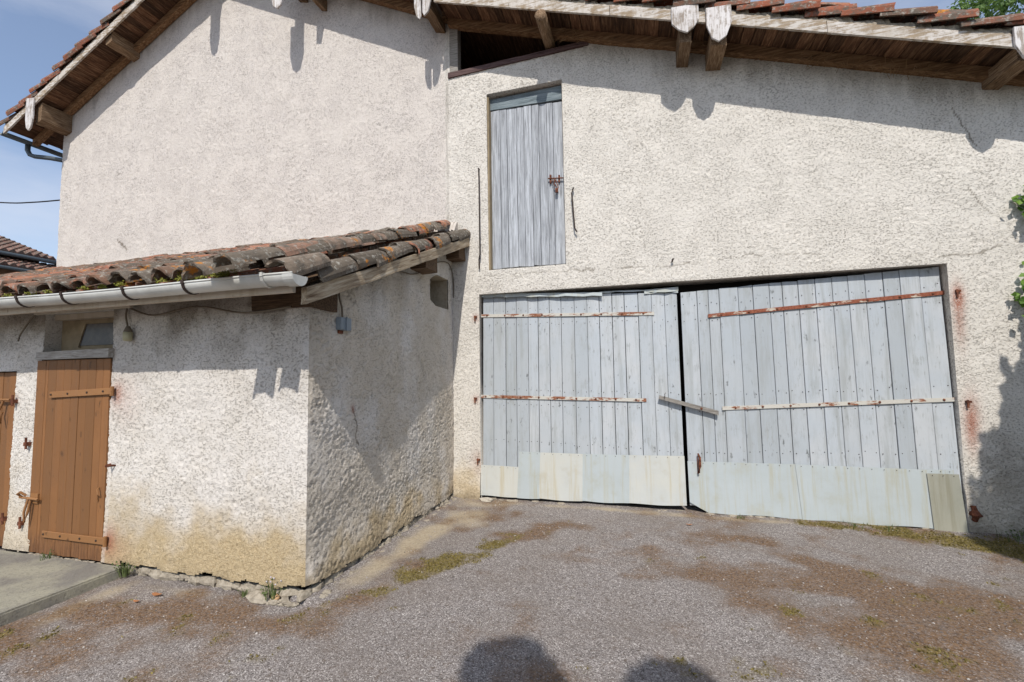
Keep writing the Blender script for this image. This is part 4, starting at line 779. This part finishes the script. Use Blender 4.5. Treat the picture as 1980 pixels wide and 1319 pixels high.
b = MB(); b.box(XS+.06, XS+.075, -2.45, -2.438, 2.082, 2.20); b.build('seam', M_greybox, jb); b = MB(); b.box(XS+.005, XS+.03, -2.50, -2.44, 2.055, 2.083); b.build('mount', M_rust, jb)
lh = empty('lamp_holder', (-4.39, YF, 2.03), 'small cream lamp holder hanging beside the brown door', 'lamp')
b = MB(); b.tube([(-4.392, YF-.045, 2.165), (-4.392, YF-.045, 2.13), (-4.392, YF-.045, 2.115)], [.014, .028, .034], 10); b.build('cap', M_cable, lh, True)
b = MB(); b.tube([(-4.392, YF-.045, 2.112), (-4.392, YF-.045, 2.06), (-4.392, YF-.045, 2.035), (-4.392, YF-.045, 2.03)], [.035, .036, .032, .02], 10); b.build('body', M_cream, lh, True)

# ------------------------------------------------------------------ concrete step
U = lines(-6.6, -4.30, .05); Vv = lines(-5.0, -2.86, .05)
n = N('old_concrete'); z = n.noise(5, 6, .7); c_ = n.mix(n.ramp(n.noise(2.2, 5, .6), .38, .62), C(150, 146, 130), C(120, 116, 109)); c_ = n.mix(n.math('MULTIPLY', n.ramp(n.noise(45, 4, .7), .5, .7), .5), c_, C(84, 78, 70))
M_conc = n.done(c_, n.bump(n.math('ADD', z, n.math('MULTIPLY', n.noise(60, 4, .7), .5)), .012, .8), .95)
b = MB(); b.hexa([(-6.6, -5.0, -.05), (-4.285, -5.0, -.05), (-4.295, -2.85, -.05), (-6.6, -2.85, -.05), (-6.6, -5.0, .10), (-4.30, -5.0, .105), (-4.31, -2.86, .075), (-6.6, -2.86, .06)])
st = b.build('concrete_step', M_conc); bevel(st, .012, 2); roughen(st, 5, .008, 3); tag(st, 'low worn concrete slab step before the brown doors', 'step')
sill = MB()
for i in range(26): sill.blob((-5.6+i*.038, YF-.02+random.uniform(-.02, .02), .05), random.uniform(.02, .04), .35, 1.3, 1, .6)
sill.build('door_sill', M_mortar, shed, kind='stuff')

# ------------------------------------------------------------------ neighbour house, overhead wire
nb = empty('neighbour_house', (-40, 16, 0), 'distant house with dark red tiled roofs at the left edge', 'house')
def tiled_slope(name, p0, p1, up, rows, cols, parent):
    p0, p1, up = Vector(p0), Vector(p1), Vector(up); nrm = (p1-p0).cross(up).normalized(); nrm = nrm if nrm.z > 0 else -nrm; b = MB()
    for r in range(rows):
        for c in range(cols):
            a0 = p0+(p1-p0)*(c/cols)+up*(r/rows); e = (p1-p0)/cols; f = up/rows*1.05
            b.add([a0+nrm*.05, a0+e*.5+nrm*.16, a0+e+nrm*.05, a0+e+f+nrm*.0, a0+e*.5+f+nrm*.10, a0+f+nrm*.0, a0, a0+e], [(0, 1, 4, 5), (1, 2, 3, 4), (6, 7, 2, 1, 0)])
    return b.build(name, M_nb, parent, kind='stuff')
M_nb = mat_tile('neighbour_tile', [(0, C(82, 58, 52)), (.5, C(108, 74, 64)), (1, C(132, 98, 86))], 0)
M_nbwall = mat_plain('neighbour_wall', C(120, 96, 76), .9, 0, .4, 3)
b = MB(); b.box(-29.5, -22.0, -4, 5.3, 0, 6.25); b.build('wall', M_nbwall, nb)
for x0, x1 in ((-21.46, -25.8), (-30.1, -25.8)):
    b = MB(); b.hexa([(x0, -4.3, 6.10), (x1, -4.3, 7.66), (x1, 5.5, 7.66), (x0, 5.5, 6.10), (x0, -4.3, 6.20), (x1, -4.3, 7.76), (x1, 5.5, 7.76), (x0, 5.5, 6.20)]); b.build('roof', M_oak, nb)
tiled_slope('roof_tiles', (-21.44, -4.3, 6.21), (-21.44, 5.5, 6.21), (-4.36, 0, 1.56), 13, 44, nb)
b = MB(); b.tube([(-21.36, y, 6.13) for y in np.linspace(-4.3, 5.55, 12)], .075, 8); b.build('gutter', M_zinc, nb, True)
b = MB(); b.tube([(-21.4, 5.5, 6.1), (-21.9, 5.5, 5.8), (-21.95, 5.45, .1)], .05, 8); b.build('downpipe', M_zinc, nb, True)
b = MB(); b.hexa([(-20.7, -4, 5.50), (-22, -4, 6.0), (-22, 8, 6.0), (-20.7, 8, 5.50), (-20.7, -4, 5.56), (-22, -4, 6.06), (-22, 8, 6.06), (-20.7, 8, 5.56)]); b.build('porch_roof', M_oak, nb)
tiled_slope('porch_tiles', (-20.68, -4, 5.57), (-20.68, 8, 5.57), (-1.34, 0, .50), 5, 52, nb)
b = MB(); b.tube([(-20.62, y, 5.50) for y in np.linspace(-4, 8, 12)], .06, 8); b.build('gutter', M_zinc, nb, True)
b = MB(); b.box(-21.95, -21.0, -4, 7.8, 0, 5.5); b.build('porch_wall', M_nbwall, nb)
cable('overhead_wire', [(-10.86, .06, 5.25), (-11.8, .02, 5.295), (-12.8, 0, 5.41), (-16, 0, 5.95), (-22, 0, 7.2), (-34, 0, 10)], .013, M_wire, 'black overhead wire running left from the barn corner')

# ------------------------------------------------------------------ plants
def leaf_cloud(mb, c, rad, count, size, shell=.5):
    for i in range(count):
        d = Vector((random.gauss(0, 1), random.gauss(0, 1), random.gauss(0, 1))).normalized(); r = shell+(1-shell)*random.random()**.6
        mb.leaf((c[0]+d.x*rad[0]*r, c[1]+d.y*rad[1]*r, c[2]+d.z*rad[2]*r), size*random.uniform(.6, 1.3), d+Vector((0, -.2, .5)))
tree = empty('tree', (9.6, 7, 0), 'leafy green tree rising behind the right end of the roof', 'tree')
b = MB(); b.tube([(9.6, 7, 0), (9.55, 7, 3), (9.6, 6.9, 6), (9.5, 6.8, 8.5), (9.3, 6.7, 10.5)], [.30, .25, .2, .13, .05], 10)
for i in range(9):
    a_ = i*2.4; z = 6+i*.55; b.tube([(9.55, 6.9, z), (9.55+.9*math.cos(a_), 6.9+.9*math.sin(a_), z+.6), (9.55+1.9*math.cos(a_), 6.9+1.9*math.sin(a_), z+1.0)], [.08, .05, .02], 6)
b.build('trunk', M_bark, tree, True)
b = MB()
for i in range(70):
    d = Vector((random.gauss(0, 1), random.gauss(0, 1), random.gauss(0, 1))).normalized()*random.uniform(.45, 1.0); c = (9.55+d.x*2.2, 6.9+d.y*2.0, 9.2+d.z*2.9); s_ = random.uniform(.35, .6); leaf_cloud(b, c, (s_, s_, s_*.75), 110, .13, .3)
for c in ((7.2, 6.1, 9.62), (7.35, 6.0, 9.45), (7.6, 6.0, 9.9), (7.9, 6, 9.5), (8.2, 6, 9.9), (8.1, 6, 10.4)): leaf_cloud(b, c, (.28, .28, .22), 120, .10, .2)
b.build('crown', M_leaf, tree)
# big leafy hedge off to the right: shades the wall corner and pokes two sprays into view
hedge = empty('leafy_hedge', (4.6, -2.2, 0), 'tall leafy hedge along the right with sprays reaching the barn wall', 'hedge')
b = MB()
for i in range(16):
    y = -.5-i*.27; b.tube([(4.45, y, 0), (4.4+random.uniform(-.15, .15), y+.1, 1.2), (4.35+random.uniform(-.2, .2), y+.1, 2.4), (4.3, y, 2.9+.38*(-y))], [.03, .025, .02, .008], 6)
b.tube([(4.3, -.6, 1.5), (4.05, -.3, 2.0), (3.86, -.12, 2.5), (3.8, -.10, 2.6)], [.02, .015, .01, .005], 6); b.tube([(4.3, -.6, 2.4), (4.05, -.2, 3.0), (3.92, -.10, 3.3), (3.85, -.1, 3.45)], [.02, .015, .01, .005], 6)
b.build('stems', M_bark, hedge, True)
b = MB()
for i in range(14000):
    t = random.uniform(.45, 4.9); top = 2.75+.47*t+.22*math.sin(t*7)+.12*math.sin(t*17); z = top*random.random()**.75; xx = 4.025+random.random()**2*.9+.05*math.sin(t*11+z*5)
    b.leaf((xx, -t, z), random.uniform(.09, .16), (-.6, -.6, .5), .8)
for c, r, k in (((3.83, -.13, 2.42), (.13, .11, .17), 95), ((3.93, -.16, 2.30), (.13, .12, .24), 110), ((3.74, -.10, 2.33), (.07, .06, .07), 16), ((3.90, -.12, 3.32), (.10, .10, .18), 55), ((3.81, -.09, 3.33), (.09, .06, .06), 22), ((3.90, -.12, 3.14), (.12, .08, .06), 36)): 
    for i in range(k): b.leaf((c[0]+random.gauss(0, .6)*r[0], c[1]+random.gauss(0, .6)*r[1], c[2]+random.gauss(0, .6)*r[2]), random.uniform(.05, .085), (-.3, -1, .5), .85)
b.build('foliage', M_ivy, hedge)
# clipped shrubs behind the photographer; only their shadows reach the picture
for gx, gy, rr, lab in ((-.80, -2.95, .26, 'left'), (.14, -2.98, .30, 'right')):
    t = 5.2; cx, cy, cz = gx+KX*t, gy-t, EZ*t
    s_ = empty('clipped_tree', (cx, cy, 0), 'round topped clipped tree behind the camera, casting the %s round shadow' % lab, 'tree', 'clipped trees behind the viewpoint')
    b = MB(); b.tube([(cx, cy, 0), (cx, cy, cz-.5)], [.09, .06], 8); b.build('trunk', M_bark, s_)
    b = MB()
    for i in range(2600):
        z = random.random(); r_ = rr*(1.0 if z < .75 else math.sqrt(max(.02, 1-((z-.75)/.25)**2)))*random.random()**.4; a_ = random.uniform(0, 6.283); b.leaf((cx+r_*math.cos(a_)+.06*math.sin(z*20), cy+r_*math.sin(a_), cz-1.5+z*1.5), .11, None, .8)
    b.build('crown', M_leaf, s_)
def tuft(name, x, y, z, n_, hgt, spread, mat, label, cat='weed', flowers=0):
    b = MB()
    for i in range(n_):
        a_ = random.uniform(0, 6.283); r_ = random.random()*spread; h = hgt*random.uniform(.5, 1.1); d = Vector((math.cos(a_), math.sin(a_), 0))*random.uniform(.1, .6)*h; p = Vector((x+math.cos(a_)*r_, y+math.sin(a_)*r_, z)); s_ = Vector((-math.sin(a_), math.cos(a_), 0))*.004
        m1 = p+d*.4+Vector((0, 0, h*.6)); e = p+d+Vector((0, 0, h)); b.add([p-s_, p+s_, m1+s_*.8, e, m1-s_*.8], [(0, 1, 2, 4), (4, 2, 3)])
        if random.random() < .5: b.leaf(m1, hgt*.28); b.leaf(e, hgt*.22)
    o = b.build(name, mat)
    tag(o, label, cat)
    if flowers:
        b = MB()
        for i in range(flowers): b.blob((x+random.uniform(-spread, spread)*1.4, y+random.uniform(-.02, .02), z+hgt*random.uniform(.8, 1.5)), .006, .3, 1, 1, 1, 6, 4)
        b.build('flowers', M_flower, o, kind='stuff')
tuft('weed', -4.27, -2.90, .02, 40, .12, .05, M_grass, 'leafy green weed at the corner of the concrete step')
tuft('weed', -2.72, -2.88, .03, 34, .11, .07, M_grass, 'fine pale weed with tiny flowers at the shed corner', flowers=8)
tuft('weed', -2.98, -2.90, .01, 18, .06, .03, M_grass, 'small green weed by the crack under the shed wall')
tuft('weed', -5.25, -2.90, .07, 18, .06, .06, M_grass, 'small green weed on the sill of the brown door')
tuft('weed', 1.05, -.10, .0, 16, .05, .04, M_grass, 'tiny weed under the middle of the right gate leaf')
tuft('weed', 2.15, -.10, .0, 46, .05, .16, M_grass, 'strip of short green weeds under the right gate leaf')
tuft('weed', 2.45, -.09, .0, 30, .045, .10, M_grass, 'small green clump near the olive metal sheet')
tuft('weed', 3.62, -.10, .0, 120, .10, .30, M_grass, 'shaded grass tuft at the foot of the barn wall corner')
tuft('weed', -4.42, -3.72, .0, 24, .06, .05, M_grass, 'bright green weed at the left edge below the step')
def dead_leaf(x, y, s_, label):
    b = MB(); k = 8; v = [(x+s_*math.cos(2*math.pi*i/k)*1.4, y+s_*math.sin(2*math.pi*i/k)*.6, .012+float(ground_z(np.array(x), np.array(y)))+.25*s_*abs(math.cos(2*math.pi*i/k))) for i in range(k)]; c = (x, y, .012+float(ground_z(np.array(x), np.array(y))))
    b.add(v+[c], [(i, (i+1) % k, k) for i in range(k)]); tag(b.build('dead_leaf', M_dead), label, 'leaf')
dead_leaf(-3.68, -3.05, .034, 'orange dead leaf lying below the shed wall'); dead_leaf(-3.72, -3.17, .022, 'small red dead leaf lying nearest the step'); dead_leaf(.47, -.46, .025, 'tiny orange leaf on the asphalt before the gate gap')
b = MB(); b.blob((-2.70, -2.885, .028), .03, .08, 1.2, .9, .8, 10, 6); tag(b.build('stone', mat_plain('tan_pebble', C(196, 158, 116), .7), None, True), 'smooth tan pebble by the shed corner', 'stone')
b = MB(); b.blob((-2.85, -2.90, .02), .07, .3, 1.6, .8, .6, 8, 5); tag(b.build('stone', M_mortar), 'lump of broken mortar beside the tan pebble', 'stone')
b = MB(); b.blob((-1.98, -.10, .02), .06, .35, 1.5, .8, .5, 8, 5); tag(b.build('stone', M_stone), 'flat broken stone at the left foot of the gate', 'stone')
# loose gravel chips and short moss on the asphalt
def scatter(n_, prob, y1=-.05):
    X, Y = rng.uniform(-4.2, 4.1, n_*40), rng.uniform(-4.0, y1, n_*40); ok = ~((X < -2.45) & (Y > -2.9)); X, Y = X[ok], Y[ok]
    m = ground_mask(X, Y); ok = rng.random(len(X)) < prob(*m); X, Y = X[ok][:n_], Y[ok][:n_]; return list(zip(X.tolist(), Y.tolist(), ground_z(X, Y).tolist()))
b = MB()
for x, y, z in scatter(2600, lambda br, mo, be: .15+br*.8+be*.8):
    s_ = .003+.0042*random.random()**3; b.blob((x, y, z+s_*.3), s_, .3, random.uniform(.8, 1.6), 1, .7, 5, 3)
g = b.build('gravel', M_gravel, None, kind='stuff'); tag(g, 'pale gravel chips scattered over the asphalt', 'gravel')
b = MB()
for x, y, z in scatter(7000, lambda br, mo, be: mo): b.leaf((x, y, z+.005), random.uniform(.010, .022))
g = b.build('moss_patches', M_moss, None, kind='stuff'); tag(g, 'low olive moss patches on the asphalt', 'moss')
b = MB()                                              # dry straw and twigs caught under the right eaves
for i in range(150):
    x = random.choice([random.gauss(2.2, .25), random.gauss(2.9, .2), random.uniform(-1, 3.4), random.gauss(-.75, .12)]); z = float(deck(x))-.14+random.uniform(-.05, .05); p = Vector((x, -.13+random.uniform(-.06, .03), z)); d = Vector((random.gauss(0, 1), random.gauss(0, .5), random.gauss(-.2, .7)))*.09
    b.tube([p, p+d*.5+Vector((0, 0, .015)), p+d], .0022, 4)
g = b.build('straw', M_straw, None, kind='stuff'); tag(g, 'dry straw and twigs caught under the eaves', 'straw')
for o in bpy.data.objects:
    if 'anchor' in o: del o['anchor']
